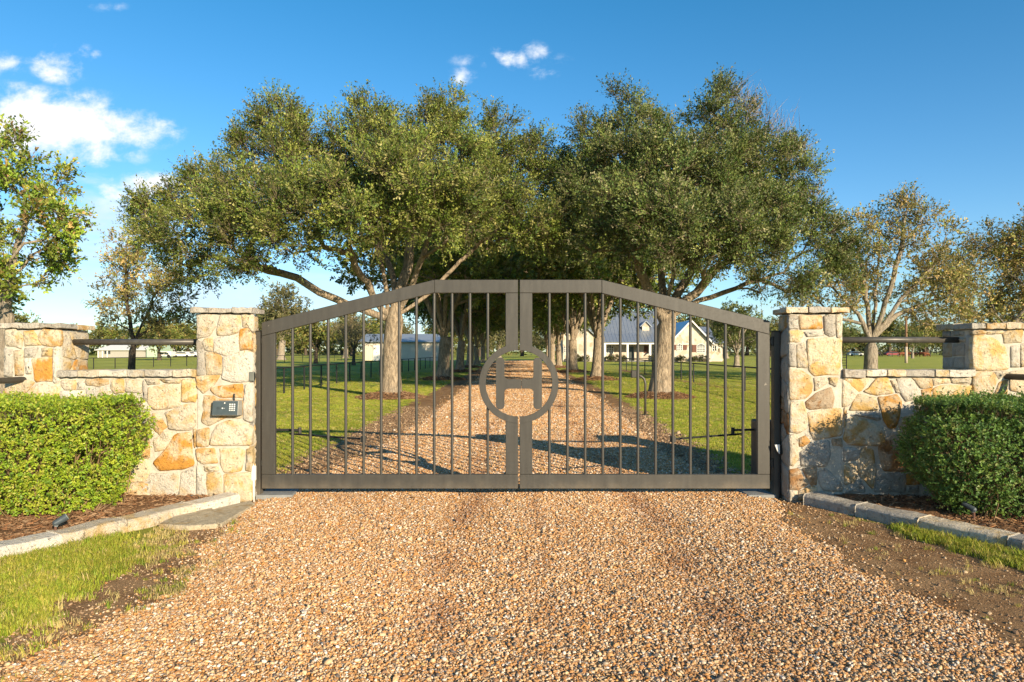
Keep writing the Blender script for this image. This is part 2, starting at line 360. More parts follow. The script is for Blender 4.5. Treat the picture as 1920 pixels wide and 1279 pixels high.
# ------------------------------------------------------------------ rubble stone walls
YF = 7.41            # front plane of the stonework
def P2(px, py, Y=YF): return ((px - 960) * Y / F, EYE - (py - HOR) * Y / F)
def chaikin(p, k=1, q=.22):
    for _ in range(k):
        p = [((1 - q) * a[0] + q * b[0], (1 - q) * a[1] + q * b[1]) if s == 0 else (q * a[0] + (1 - q) * b[0], q * a[1] + (1 - q) * b[1])
             for a, b in zip(p, p[1:] + p[:1]) for s in (0, 1)]
    return p
def stone(poly, kind, root, frame, proud=.017):
    """poly: 2-D outline on the face; frame(u, v, d) -> world, d = distance out of the face"""
    n = len(poly); A = sum(poly[i][0] * poly[(i + 1) % n][1] - poly[(i + 1) % n][0] * poly[i][1] for i in range(n)) / 2
    if A < 0: poly = poly[::-1]
    A = abs(A); sz = math.sqrt(A)
    q = []
    for a, b in zip(poly, poly[1:] + poly[:1]):
        q.append(a); L = math.hypot(b[0] - a[0], b[1] - a[1])
        if L > sz * .55: q.append(((a[0] + b[0]) / 2 + random.gauss(0, .0045), (a[1] + b[1]) / 2 + random.gauss(0, .0045)))
    q = chaikin(q, 1, .13); n = len(q)
    cx = sum(p[0] for p in q) / n; cy = sum(p[1] for p in q) / n
    g = 1 + .012 / sz; q = [(cx + (a - cx) * g, cy + (b - cy) * g) for a, b in q]
    tl = (random.gauss(0, .02), random.gauss(0, .02)); pr = proud * random.uniform(.75, 1.3)
    rings = [(1.0, -.05), (1.0, pr * .25), (max(.6, 1 - .022 / sz), pr * .8), (max(.45, 1 - .06 / sz), pr), (.42, pr * 1.12)]
    vs = []
    for k, (s, d) in enumerate(rings):
        for p in q:
            u = cx + (p[0] - cx) * s; v = cy + (p[1] - cy) * s
            j = 0 if k == 0 else random.gauss(0, .0022)
            vs.append(frame(u + j, v + (0 if k == 0 else random.gauss(0, .0022)), d + (0 if k == 0 else (u - cx) * tl[0] + (v - cy) * tl[1] + random.gauss(0, .0034))))
    vs.append(frame(cx, cy, pr * 1.15)); c = len(vs) - 1
    fs = [(k * n + i, k * n + (i + 1) % n, (k + 1) * n + (i + 1) % n, (k + 1) * n + i) for k in range(4) for i in range(n)] + [(4 * n + i, 4 * n + (i + 1) % n, c) for i in range(n)]
    return MB().add(vs, fs).build('stone', ST[kind], root, smooth=True)
def front_frame(Y): return lambda u, v, d: (u, Y - d, v)
def side_frame(X, s): return lambda u, v, d: (X + s * d, u, v)
def cells(u0, u1, v0, v1, n, seed, kinds):
    """irregular rubble pattern (clipped Voronoi cells) for faces the photograph hides"""
    r = random.Random(seed); out = []; pts = []
    k = 0
    while len(pts) < n and k < 4000:
        k += 1; p = (r.uniform(u0, u1), r.uniform(v0, v1)); md = .62 * math.sqrt((u1 - u0) * (v1 - v0) / n)
        if all(math.hypot(p[0] - q[0], (p[1] - q[1]) * 1.25) > md for q in pts): pts.append(p)
    for i, p in enumerate(pts):
        poly = [(u0, v0), (u1, v0), (u1, v1), (u0, v1)]
        for j, q in enumerate(pts):
            if i == j: continue
            mx, my = (p[0] + q[0]) / 2, (p[1] + q[1]) / 2; nx, ny = q[0] - p[0], q[1] - p[1]; new = []
            for a, b in zip(poly, poly[1:] + poly[:1]):
                da = (a[0] - mx) * nx + (a[1] - my) * ny; db = (b[0] - mx) * nx + (b[1] - my) * ny
                if da <= 0: new.append(a)
                if da * db < 0: t = da / (da - db); new.append((a[0] + t * (b[0] - a[0]), a[1] + t * (b[1] - a[1])))
            poly = new
            if not poly: break
        if len(poly) < 3: continue
        cx = sum(a[0] for a in poly) / len(poly); cy = sum(a[1] for a in poly) / len(poly)
        s = 1 - .018 / max(.06, math.sqrt(max(a[0] for a in poly) - min(a[0] for a in poly)) * .45)
        out.append(([(cx + (a[0] - cx) * s, cy + (a[1] - cy) * s) for a in poly], r.choice(kinds)))
    return out
def traced(s, off, sc, dy=0):
    """'K x,y x,y ...' lines measured on an enlarged crop of the photograph"""
    out = []
    for ln in s.strip().split('\n'):
        k, *pp = ln.split(); out.append(([P2(off[0] + float(p.split(',')[0]) / sc, off[1] + (float(p.split(',')[1]) + dy) / sc) for p in pp], k))
    return out
def caps(root, x0, x1, y0, y1, z0, z1, nfront, kinds, seed, side=0, nside=2, over=.045):
    """cap stones: a front row and, on deep pillars, the pieces running back from it"""
    r = random.Random(seed); xs = [x0 - over] + sorted(x0 - over + (x1 - x0 + 2 * over) * (i + r.uniform(-.22, .22)) / nfront for i in range(1, nfront)) + [x1 + over]
    ym = (y0 + y1) / 2 if side else y1 + abs(over)
    def slab(a, b, ya, yb):
        bm = bmesh.new(); zt = z1 + r.uniform(-.006, .006); zb = z0 + r.uniform(-.002, .008); nx = 5; vs = []
        for iz, zz in enumerate((zb, zt)):
            for iy, yy in enumerate((ya, yb)):
                for i in range(nx):
                    vs.append((a + (b - a) * i / (nx - 1) + (r.gauss(0, .004) if 0 < i < nx - 1 else 0), yy + r.gauss(0, .006) * (1 if iy == 0 else .2), zz + r.gauss(0, .0045)))
        def I(iz, iy, i): return iz * 2 * nx + iy * nx + i
        fs = []
        for i in range(nx - 1):
            fs += [(I(0, 0, i), I(0, 0, i + 1), I(1, 0, i + 1), I(1, 0, i)), (I(0, 1, i + 1), I(0, 1, i), I(1, 1, i), I(1, 1, i + 1)),
                   (I(1, 0, i), I(1, 0, i + 1), I(1, 1, i + 1), I(1, 1, i)), (I(0, 0, i + 1), I(0, 0, i), I(0, 1, i), I(0, 1, i + 1))]
        fs += [(I(0, 1, 0), I(0, 0, 0), I(1, 0, 0), I(1, 1, 0)), (I(0, 0, nx - 1), I(0, 1, nx - 1), I(1, 1, nx - 1), I(1, 0, nx - 1))]
        MB().add(vs, fs).build('cap_stone', ST[r.choice(kinds)], root, bevel=.009, seg=2, smooth=False)
    for a, b in zip(xs, xs[1:]): slab(a + .003, b - .003, y0 - abs(over) + r.uniform(-.008, .008), ym - .003)
    if side:
        xb = [x0 - over] + [x0 - over + (x1 - x0 + 2 * over) * (i + r.uniform(-.2, .2)) / 2 for i in range(1, 2)] + [x1 + over]
        for a, b in zip(xb, xb[1:]): slab(a + .003, b - .003, ym + .003, y1 + over)

LX0, LX1, LX2, LX3 = P2(5, 0)[0], P2(109, 0)[0], P2(367, 0)[0], P2(467, 0)[0]
RX0, RX1, RX2 = P2(1479, 0)[0], P2(1582, 0)[0], P2(1825, 0)[0]
RX3 = RX2 + .62
Z_PIL, Z_END, Z_WALL = P2(0, 588)[1], P2(0, 617)[1], P2(0, 707)[1]
Z_PILT, Z_ENDT, Z_WALLT = P2(0, 577)[1], P2(0, 606)[1], P2(0, 694)[1]
GD, ED = .31, .55        # depth of gate pillars and of end pillars

TL = traced('''C 182,195 350,195 415,330 330,450 182,480
C 470,200 700,200 708,330 688,400 560,436 430,440 422,395
C 718,195 848,195 848,392 800,342 742,342
O 703,365 800,358 836,430 832,610 700,615
W 392,490 450,466 690,440 690,648 540,684 382,638
C 265,492 365,462 376,560 368,628 284,608 252,530
G 182,505 244,535 274,622 278,918 182,922
T 290,642 375,648 480,694 480,908 300,916
W 498,702 690,660 842,642 848,988 590,998 486,958
T 178,938 458,928 380,1050 262,1136 182,1050
O 350,1092 420,1052 728,1022 742,1186 480,1190 384,1142
W 762,1042 846,1014 846,1478 748,1450 752,1100
T 262,1165 380,1168 450,1205 640,1215 735,1225 720,1430 540,1420 330,1530 238,1480 262,1300''', (340, 560), 6.395)
TL += traced('''C 430,292 560,244 760,282 842,334 838,542 345,546 352,430
T 182,366 328,342 328,545 182,555
T 184,592 390,582 430,756 250,768 188,718
Y 457,584 700,582 758,612 716,848 510,876 462,750
C 776,602 848,566 848,846 772,848
C 268,792 428,802 438,848 288,858
Y 302,880 458,882 478,950 488,1158 330,1162 298,1000
Y 500,892 838,864 842,1212 620,1222 506,1178
W 182,790 250,850 285,960 318,1162 182,1165''', (340, 750), 6.395)
WL = traced('''T 0,192 190,196 195,238 90,262 0,248
W 0,276 200,262 230,340 246,376 120,380 0,400
Y 225,196 330,200 334,308 260,322 216,280
C 355,196 488,200 488,318 350,303
T 280,372 400,332 496,390 500,470 290,470
G 505,210 543,262 538,378 505,380
C 528,194 640,194 648,234 552,243
T 552,268 720,238 828,243 833,428 730,458 600,468 543,400
C 662,194 833,194 828,230 700,226
Y 852,200 950,196 975,245 975,392 846,394
C 702,492 850,424 975,412 975,600 930,643 740,638
T 585,502 660,532 718,620 650,690 600,640
C 600,735 690,664 758,672 768,720 700,828 610,838
O 792,682 928,672 938,830 958,958 860,998 650,1008 602,932 722,800
T 950,650 976,645 976,780 960,800
W 560,1032 818,1032 812,1260 440,1260 500,1130
W 836,1032 960,974 976,966 976,1260 822,1260''', (160, 670), 4.737)
WL += traced('''C 842,935 1050,932 1050,1058 905,1062 850,1000
W 1075,962 1180,932 1172,1060 1068,1052
W 842,1080 1160,1076 1140,1200 842,1220''', (0, 590), 7.525)
WL += cells(LX1 + .01, P2(280, 0)[0], .02, P2(0, 772)[1], 16, 5, 'CWTYCT')
EL_ST = traced('''C 65,215 200,197 328,320 300,478 75,440
Y 332,242 460,222 576,428 342,438
T 532,340 602,204 826,222 826,438 602,438
G 342,482 528,472 480,598 342,598
Y 592,482 720,477 725,588 582,588
G 52,482 178,502 170,858 52,862
T 192,512 320,502 325,848 202,852
W 337,617 430,622 438,828 362,828
O 442,622 720,602 733,938 492,946
W 747,482 826,462 826,956 747,956
T 52,1042 200,952 370,924 478,960 330,1128 62,1128
C 352,1158 410,1070 560,972 826,982 826,1200 352,1200''', (0, 590), 7.525) + cells(LX0 + .01, LX1 - .01, .02, P2(0, 752)[1], 7, 8, 'CWTY')
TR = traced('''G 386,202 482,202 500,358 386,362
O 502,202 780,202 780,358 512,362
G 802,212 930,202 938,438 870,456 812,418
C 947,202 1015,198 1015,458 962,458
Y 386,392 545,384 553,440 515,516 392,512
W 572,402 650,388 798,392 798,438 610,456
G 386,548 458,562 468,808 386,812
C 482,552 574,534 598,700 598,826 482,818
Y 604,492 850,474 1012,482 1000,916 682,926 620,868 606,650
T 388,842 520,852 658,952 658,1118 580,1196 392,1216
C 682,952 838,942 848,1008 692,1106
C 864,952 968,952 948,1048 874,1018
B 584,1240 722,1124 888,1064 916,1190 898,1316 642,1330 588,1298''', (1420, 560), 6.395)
TR += traced('''C 397,34 560,24 596,150 612,330 500,396 388,376
C 390,424 488,424 497,700 440,784 388,776
O 512,462 580,436 635,498 560,556 512,556
B 392,842 500,824 618,1000 490,1080 392,1076
B 542,832 718,814 708,1016 642,1016
C 392,1094 478,1094 478,1212 392,1216
T 502,1092 640,1034 712,1052 712,1205 492,1205
T 604,154 850,106 1012,104 1022,420 684,484 646,400
G 524,622 640,546 856,484 876,640 826,796 534,796
B 904,474 1006,464 1016,556 914,542
G 742,852 820,826 1008,990 1012,1090 802,1090 734,960''', (1420, 750), 6.395)
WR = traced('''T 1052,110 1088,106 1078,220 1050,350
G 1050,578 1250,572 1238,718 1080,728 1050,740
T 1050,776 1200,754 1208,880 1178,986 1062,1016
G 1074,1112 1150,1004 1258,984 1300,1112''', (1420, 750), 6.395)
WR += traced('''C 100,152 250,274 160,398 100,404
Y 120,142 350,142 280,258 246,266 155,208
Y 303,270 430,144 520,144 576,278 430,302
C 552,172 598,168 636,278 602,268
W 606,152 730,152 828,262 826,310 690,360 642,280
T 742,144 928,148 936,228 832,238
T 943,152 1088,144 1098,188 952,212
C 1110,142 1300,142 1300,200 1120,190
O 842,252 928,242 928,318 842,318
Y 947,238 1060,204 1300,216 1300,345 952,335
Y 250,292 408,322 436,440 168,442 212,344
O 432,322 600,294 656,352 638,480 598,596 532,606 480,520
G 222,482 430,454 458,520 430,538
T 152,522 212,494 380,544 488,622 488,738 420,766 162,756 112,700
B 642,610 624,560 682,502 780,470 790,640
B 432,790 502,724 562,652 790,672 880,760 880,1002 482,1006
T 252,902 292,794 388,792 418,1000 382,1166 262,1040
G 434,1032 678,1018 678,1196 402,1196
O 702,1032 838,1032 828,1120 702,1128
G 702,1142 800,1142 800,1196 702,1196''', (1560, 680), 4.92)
WR += cells(P2(1742, 0)[0], RX2 - .01, .02, P2(0, 752)[1], 13, 15, 'CTGYTB')
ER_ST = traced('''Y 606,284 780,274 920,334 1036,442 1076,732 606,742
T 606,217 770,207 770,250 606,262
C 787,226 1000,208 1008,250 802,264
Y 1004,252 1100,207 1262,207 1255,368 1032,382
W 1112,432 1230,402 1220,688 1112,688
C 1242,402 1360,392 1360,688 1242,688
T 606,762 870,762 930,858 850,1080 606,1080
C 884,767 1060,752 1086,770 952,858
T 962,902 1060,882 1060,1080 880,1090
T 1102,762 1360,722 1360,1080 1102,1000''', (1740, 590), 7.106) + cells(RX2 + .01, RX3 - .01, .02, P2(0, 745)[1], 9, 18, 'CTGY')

def masonry(name, label, cat, x0, x1, depth, z_top, front, sides, capspec, group=None, YF_=YF, mort=.004):
    root = thing(name, ((x0 + x1) / 2, YF_ + depth / 2, 0), label, cat, group)
    i = .012
    MB().box(x0 + i, x1 - i, YF_ + i * 1.0, YF_ + depth - i, -.15, z_top - .004).build('mortar_core', MORTAR, root, bevel=.006)
    for poly, k in front: stone(poly, k, root, front_frame(YF_ + i * .75))
    for s, x, stones in sides:
        for poly, k in stones: stone(poly, k, root, side_frame(x - s * i, s))
    for poly, k in cells(x0 + .01, x1 - .01, .0, z_top - .02, max(6, int((x1 - x0) * z_top * 11)), int(abs(x0) * 1000), 'CGTWC'):
        stone(poly, k, root, lambda u, v, d: (u, YF_ + depth - i + d, v))
    caps(root, x0, x1, YF_, YF_ + depth, *capspec)
    return root
sdL = cells(YF + .015, YF + GD - .015, .02, Z_PIL - .02, 13, 31, 'CWYTC')
masonry('gate_pillar', 'cream limestone pillar carrying the intercom keypad beside the gate', 'pillar', LX2, LX3, GD, Z_PIL, TL,
        [(1, LX3, sdL), (-1, LX2, cells(YF + .02, YF + GD - .02, .02, Z_PIL - .02, 10, 33, 'CWT'))], (Z_PIL, Z_PILT, 3, 'GCGT', 3, 1), 'stone pillars holding the gate')
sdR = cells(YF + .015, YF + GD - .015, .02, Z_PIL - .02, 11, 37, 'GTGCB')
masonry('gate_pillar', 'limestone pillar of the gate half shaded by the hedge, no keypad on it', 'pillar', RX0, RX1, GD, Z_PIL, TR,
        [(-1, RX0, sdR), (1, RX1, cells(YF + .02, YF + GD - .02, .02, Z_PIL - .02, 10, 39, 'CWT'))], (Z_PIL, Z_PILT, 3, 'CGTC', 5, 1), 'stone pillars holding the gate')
WY = YF + .012
masonry('stone_wall', 'low sunlit cream rubble wall behind the yellow green hedge', 'wall', LX1 - .05, LX2 + .05, .29, Z_WALL, WL, [], (Z_WALL, Z_WALLT, 6, 'CWGC', 7, 0, 0, -.045), 'low stone walls', WY)
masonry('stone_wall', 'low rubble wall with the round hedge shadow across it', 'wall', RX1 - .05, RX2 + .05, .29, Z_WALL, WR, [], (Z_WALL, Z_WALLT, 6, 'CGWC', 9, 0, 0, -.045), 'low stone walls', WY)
sdEL = cells(YF + .015, YF + ED - .015, .02, Z_END - .02, 12, 41, 'CWCYO')
masonry('end_pillar', 'broad sunlit cream stone pillar at the wall end near the red brick house', 'pillar', LX0, LX1, ED, Z_END, EL_ST,
        [(1, LX1, sdEL), (-1, LX0, cells(YF + .02, YF + ED - .02, .02, Z_END - .02, 10, 43, 'CWT'))], (Z_END, Z_ENDT, 3, 'GTG', 11, 1), 'stone pillars ending the walls')
def side_traced(s, off, sc, X):
    out = []
    for ln in s.strip().split('\n'):
        k, *pp = ln.split(); poly = []
        for p in pp:
            px = off[0] + float(p.split(',')[0]) / sc; py = off[1] + float(p.split(',')[1]) / sc
            Y = X * F / (px - 960); poly.append((min(max(Y, YF + .02), YF + ED - .02), EYE - (py - HOR) * Y / F))
        out.append((poly, k))
    return out
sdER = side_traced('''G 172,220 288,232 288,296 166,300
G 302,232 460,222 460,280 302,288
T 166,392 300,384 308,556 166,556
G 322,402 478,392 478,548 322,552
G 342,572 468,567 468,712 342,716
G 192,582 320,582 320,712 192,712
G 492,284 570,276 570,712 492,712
C 412,320 484,316 484,364 416,360''', (1740, 590), 7.106, RX2) + cells(YF + .02, YF + ED - .02, .02, 1.25, 7, 47, 'GTC')  # mostly grey kinds: this side's shade is put into the stone colour
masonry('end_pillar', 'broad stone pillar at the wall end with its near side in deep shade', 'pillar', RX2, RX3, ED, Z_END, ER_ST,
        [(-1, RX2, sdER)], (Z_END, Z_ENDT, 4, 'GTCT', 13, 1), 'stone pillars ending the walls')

# pipe rails
def rail(label, pts, rad=.034, group=None):
    o = MB().tube(pts, rad, 14).build('pipe_rail', PIPE, smooth=False); me = o.data
    for p in me.polygons: p.use_smooth = len(p.vertices) == 4
    c = Vector(pts[0]); me.transform(Matrix.Translation(-c)); o.location = c
    return tag(o, label, 'rail', group)
ym = YF + .27; zr = EYE + (HOR - 641.5) * ym / F
rail('dark pipe rail over the low wall behind the yellow green hedge', [(LX1 - .03, ym, zr), (LX2 + .06, YF + .2, zr)], group='pipe rails over the low walls')
zr2 = EYE + (HOR - 637.5) * ym / F
rail('dark pipe rail over the low wall with the hedge shadow', [(RX2 + .03, ym, zr2), (RX1 - .06, YF + .2, zr2)], group='pipe rails over the low walls')
a = at(46, 712, YF); rail('dark pipe rail running out from the sunlit broad pillar past the brick house', [a + Vector((0, .05, 0)), a + Vector((-2.0, -3.0, -.06))], .034, 'pipe rails running out to the road')
a = at(1886, 706, YF); rail('dark pipe rail running out over the dark green hedge', [a + Vector((0, .05, 0)), a + Vector((1.5, -3.0, -.06))], .034, 'pipe rails running out to the road')

# ------------------------------------------------------------------ the gate
YG = 7.64; S = F / YG
def G2(px, py): return ((px - 960) / S, EYE - (py - HOR) / S)
TH = .055
def leaf(sgn, label):
    hx = 492 if sgn < 0 else 1442; cx = 971.3 if sgn < 0 else 974.4
    ix = 517 if sgn < 0 else 1419; jx = 948 if sgn < 0 else 998          # inner edges of the stiles
    ax = 815 if sgn < 0 else 1128                                         # where the top rail breaks
    zt = lambda x: 525 + max(0, (ax - x) if sgn < 0 else (x - ax)) * (80 / 323 if sgn < 0 else 77 / 314)
    zb = lambda x: zt(x) + 24 + (1.2 if (x < ax) == (sgn < 0) else 0)
    root = thing('gate_leaf', (G2(hx, 0)[0], YG, 0), label, 'gate', 'leaves of the double gate')
    def pr(name, pts, y0=YG - TH / 2, y1=YG + TH / 2, bev=.004, m=PAINT): return MB().prism([G2(*p) for p in pts], y0, y1).build(name, m, root, bevel=bev)
    pr('outer_stile', [(hx, zt(hx)), (ix, zb(ix) - (24 if False else 0)), (ix, 889), (hx, 889)] if False else [(hx, zb(hx) + .3), (ix, zb(ix) + .3), (ix, 888.7), (hx, 888.7)])
    pr('bottom_rail', [(hx, 889), (cx, 889), (cx, 915.5), (hx, 915.5)])
    pr('sloped_top_rail', [(hx, zt(hx)), (ax - sgn * .0, 525), (ax, zb(ax)), (hx, zb(hx))])
    pr('flat_top_rail', [(ax - sgn * .3, 525), (cx, 525), (cx, 549.5), (ax - sgn * .3, 549.5)])
    pr('meeting_stile', [(jx, 549.8), (cx, 549.8), (cx, 657), (jx, 657)])
    pr('meeting_stile', [(jx, 781), (cx, 781), (cx, 888.7), (jx, 888.7)])
    # half of the ring
    C = (972.8, 719.0); n = 28; gap = .6; ro, ri = 74.2, 62
    ang = [math.pi / 2 + math.pi * i / n for i in range(n + 1)]
    sx = 1 if sgn < 0 else -1; lim = cx
    def cl(x): return min(x, cx) if sgn < 0 else max(x, cx)
    outer = [(cl(C[0] + sx * ro * math.cos(t)), C[1] - ro * math.sin(t)) for t in ang]; inner = [(cl(C[0] + sx * ri * math.cos(t)), C[1] - ri * math.sin(t)) for t in ang]
    pr('half_ring', outer + inner[::-1], YG - TH / 2 - .004, YG - TH / 2 + .016, .0015)
    # half of the letter
    x0, x1 = (930, 946) if sgn < 0 else (1000, 1016); y0, y1 = 670.5, 767; b0, b1 = 711, 728.6; e = 977.4 if sgn < 0 else 978.0; r = 7; q = 7
    m_ = lambda x: x if sgn < 0 else x
    L = []
    def arc(cx_, cy_, rr, a0, a1, k=5):
        return [(cx_ + rr * math.cos(R(a0 + (a1 - a0) * i / k)), cy_ + rr * math.sin(R(a0 + (a1 - a0) * i / k))) for i in range(k + 1)]
    if sgn < 0:
        L = arc(x0 + r, y0 + r, r, 180, 270) + arc(x1 - r, y0 + r, r, 270, 360) + arc(x1 + q, b0 - q, q, 180, 90) + [(e, b0), (e, b1)] + arc(x1 + q, b1 + q, q, 270, 180) + arc(x1 - r, y1 - r, r, 0, 90) + arc(x0 + r, y1 - r, r, 90, 180)
    else:
        L = arc(x1 - r, y0 + r, r, 0, -90) + arc(x0 + r, y0 + r, r, -90, -180) + arc(x0 - q, b0 - q, q, 0, 90) + [(e, b0), (e, b1)] + arc(x0 - q, b1 + q, q, -90, 0) + arc(x0 + r, y1 - r, r, 180, 90) + arc(x1 - r, y1 - r, r, 90, 0)
    pr('half_letter', L, YG - TH / 2 + .001, YG - TH / 2 + .014, .0012)
    # pickets
    xs = [548.7, 582, 615.4, 648.4, 681.8, 714.8, 748.4, 780.9, 814.2, 847.6, 881.1, 914.6] if sgn < 0 else [1030, 1063.8, 1097, 1130, 1163, 1196, 1229, 1261.6, 1294.4, 1327, 1360, 1393]
    def picket(px, ya, yb):
        X, za = G2(px, ya); zb_ = G2(px, yb)[1]
        o = MB().tube([(X, YG, zb_), (X, YG, za)], .0158, 10, False).build('picket', PAINT, root, smooth=True)
    for px in xs:
        top = zb(px) - 2
        d = px - C[0]
        if abs(d) < 66:
            k = math.sqrt(68 ** 2 - d * d); picket(px, top, C[1] - k); picket(px, C[1] + k, 890)
        else: picket(px, top, 890)
    # hinge barrels on the post side
    for py in (640, 868):
        X, Z = G2(hx, py); MB().tube([(X + sgn * .035, YG, Z - .05), (X + sgn * .035, YG, Z + .05)], .022, 10).build('hinge', STEEL, root)
    # weld caps
    return root
leaf(-1, 'bronze gate leaf on the keypad side, left half of the ringed letter H')
leaf(1, 'bronze gate leaf on the house side, right half of the ringed letter H')

def post(px0, px1, label, ptop):
    x0, x1 = (px0 - 960) / S, (px1 - 960) / S; z = EYE - (ptop - HOR) / S
    root = thing('gate_post', ((x0 + x1) / 2, YG, 0), label, 'post', 'steel posts hanging the gate')
    MB().box(x0, x1, YG - .045, YG + .055, -.1, z).build('tube', PAINT, root, bevel=.004)
    MB().box(x0 - .004, x1 + .004, YG - .049, YG + .059, z + .0005, z + .012).build('cap_plate', STEEL, root, bevel=.003)
    for pz in (640, 868):
        Z = EYE - (pz - HOR) / S; s = 1 if px0 < 960 else -1
        MB().box(*(sorted(((x1 if s > 0 else x0) + s * .001, (x1 if s > 0 else x0) + s * .034))), YG - .02, YG + .02, Z - .03, Z + .03).build('hinge_lug', STEEL, root, bevel=.003)
    return root
post(481, 490, 'dark steel gate post tight against the keypad pillar', 622)
post(1449, 1460, 'dark steel gate post tight against the hedge shaded pillar', 622)
# concrete footing pads under the leaf ends
for a, b, lab in ((484, 552, 'small concrete pad under the gate corner on the keypad side'), (1398, 1452, 'small concrete pad under the gate corner on the house side')):
    x0, x1 = (a - 960) / S, (b - 960) / S
    o = MB().flat([(x0, YG - .09), (x1, YG - .07), (x1 - .04, YG + .3), (x0, YG + .35)], -.05, .052).build('concrete_pad', CONC, bevel=.008); tag(o, lab, 'pad', 'pads under the gate ends')

# gate operators with articulated arms
def operator(sgn, label):
    s = sgn; bx = -3.02 if s < 0 else 3.04; by = YG + .62
    root = thing('gate_operator', (bx, by, 0), label, 'gate opener', 'articulated arm gate openers')
    if s < 0: MB().box(bx - .10, bx + .10, by - .12, by + .12, .18, .86).build('housing', WHITEP if False else GREYP, root, bevel=.03, seg=3)
    else: MB().box(bx - .11, bx + .11, by - .13, by + .13, .10, .82).build('housing', STEEL, root, bevel=.035, seg=3)
    MB().box(bx - .06, bx + .06, by - .06, by + .06, -.05, .2).build('pedestal', STEEL, root, bevel=.004)
    zc = .70 if s < 0 else .705
    e = at(562 if s < 0 else 1374, 823, by + .06); pz = e.z
    MB().tube([(bx, by, zc + .17), (bx, by, zc + .02)], .03, 10).build('drive_shaft', STEEL, root)
    MB().box(-1, 1, -1, 1, -1, 1)
    def bar(p, q, wd, ht, name):
        p, q = Vector(p), Vector(q); t = (q - p).normalized(); n_ = Vector((-t.y, t.x, 0)).normalized() * wd; u = Vector((0, 0, ht))
        vs = [p - n_ - u, p + n_ - u, p + n_ + u, p - n_ + u, q - n_ - u, q + n_ - u, q + n_ + u, q - n_ + u]
        MB().add(vs, [(0, 1, 2, 3), (7, 6, 5, 4), (0, 4, 5, 1), (1, 5, 6, 2), (2, 6, 7, 3), (3, 7, 4, 0)]).build(name, BLACK, root, bevel=.003)
    elbow = Vector((e.x, e.y, .685)); g = at(681 if s < 0 else 1262, 832, YG + .03)
    bar((bx, by, .70), elbow, .016, .012, 'primary_arm')
    bar(elbow + Vector((s * .12, 0, -.045)), (g.x, YG + .06, .655), .012, .010, 'forearm')
    MB().tube([elbow + Vector((0, 0, -.06)), elbow + Vector((0, 0, .03))], .022, 10).build('elbow_pin', STEEL, root)
    MB().box(g.x - .03, g.x + .03, YG + .018, YG + .07, .625, .69).build('gate_bracket', PAINT, root, bevel=.003)
operator(-1, 'pale grey gate opener with black folding arm behind the keypad side leaf')
operator(1, 'dark gate opener with black folding arm behind the house side leaf')

# intercom keypad on the left pillar
kp = at(427, 765, YF - .03)
k = thing('intercom_keypad', (kp.x, YF - .02, kp.z), 'grey box intercom with a silver button keypad mounted on the stone pillar', 'intercom')
kw, kh = .138, .080
zc = kp.z
MB().add([(kp.x - kw - .014, YF - .01, zc - kh), (kp.x + kw + .014, YF - .01, zc - kh), (kp.x + kw + .014, YF - .01, zc + kh), (kp.x - kw - .014, YF - .01, zc + kh),
          (kp.x - kw, YF - .105, zc - kh + .006), (kp.x + kw, YF - .105, zc - kh + .006), (kp.x + kw, YF - .085, zc + kh), (kp.x - kw, YF - .085, zc + kh)],
         [(0, 1, 2, 3), (7, 6, 5, 4), (0, 4, 5, 1), (1, 5, 6, 2), (2, 6, 7, 3), (3, 7, 4, 0)]).build('housing', plain('keypad_housing', (.30, .29, .26), .45, .4, .1, 20), k, bevel=.003)
def kf(u, v): t = (v + kh) / (2 * kh); return (kp.x + u, YF - .105 - .001 + .02 * t, zc + v)
def plate(name, u0, u1, v0, v1, m, d=.003, bev=.001):
    vs = [kf(u0, v0), kf(u1, v0), kf(u1, v1), kf(u0, v1)]; fr_ = [(x, y - d, z) for x, y, z in vs]
    return MB().add(vs + fr_, [(0, 3, 2, 1)[::-1], (4, 5, 6, 7), (0, 1, 5, 4), (1, 2, 6, 5), (2, 3, 7, 6), (3, 0, 4, 7)]).build(name, m, k, bevel=bev)
KP = plain('keypad_face', (.075, .095, .10), .4, .3, .1, 20)
plate('face_plate', -kw + .004, kw - .004, -kh + .012, kh - .004, KP, .004)
for r_ in range(4):
    for c_ in range(3):
        u = .052 + c_ * .024; v = .044 - r_ * .021; plate('key', u - .007, u + .007, v - .006, v + .006, WHITEP, .008, .001)
for i in range(5):
    for j in range(5):
        if (i - 2) ** 2 + (j - 2) ** 2 <= 5: plate('speaker_hole', -.088 + i * .008 - .002, -.088 + i * .008 + .002, j * .008 - .016 - .002, j * .008 - .016 + .002, BLACK, .0052, 0)
plate('camera_lens', -.034, -.02, -.004, .008, WHITEP, .007); plate('indicator_light', -.008, -.004, 0, .005, WHITEP, .0065, 0)
plate('status_window', -.012, .0, .052, .064, WHITEP, .0065, 0)
MB().tube([(kp.x + .07, YF - .03, zc + kh - .005), (kp.x + .07, YF - .03, zc + kh + .075)], .008, 8).build('antenna', BLACK, k)
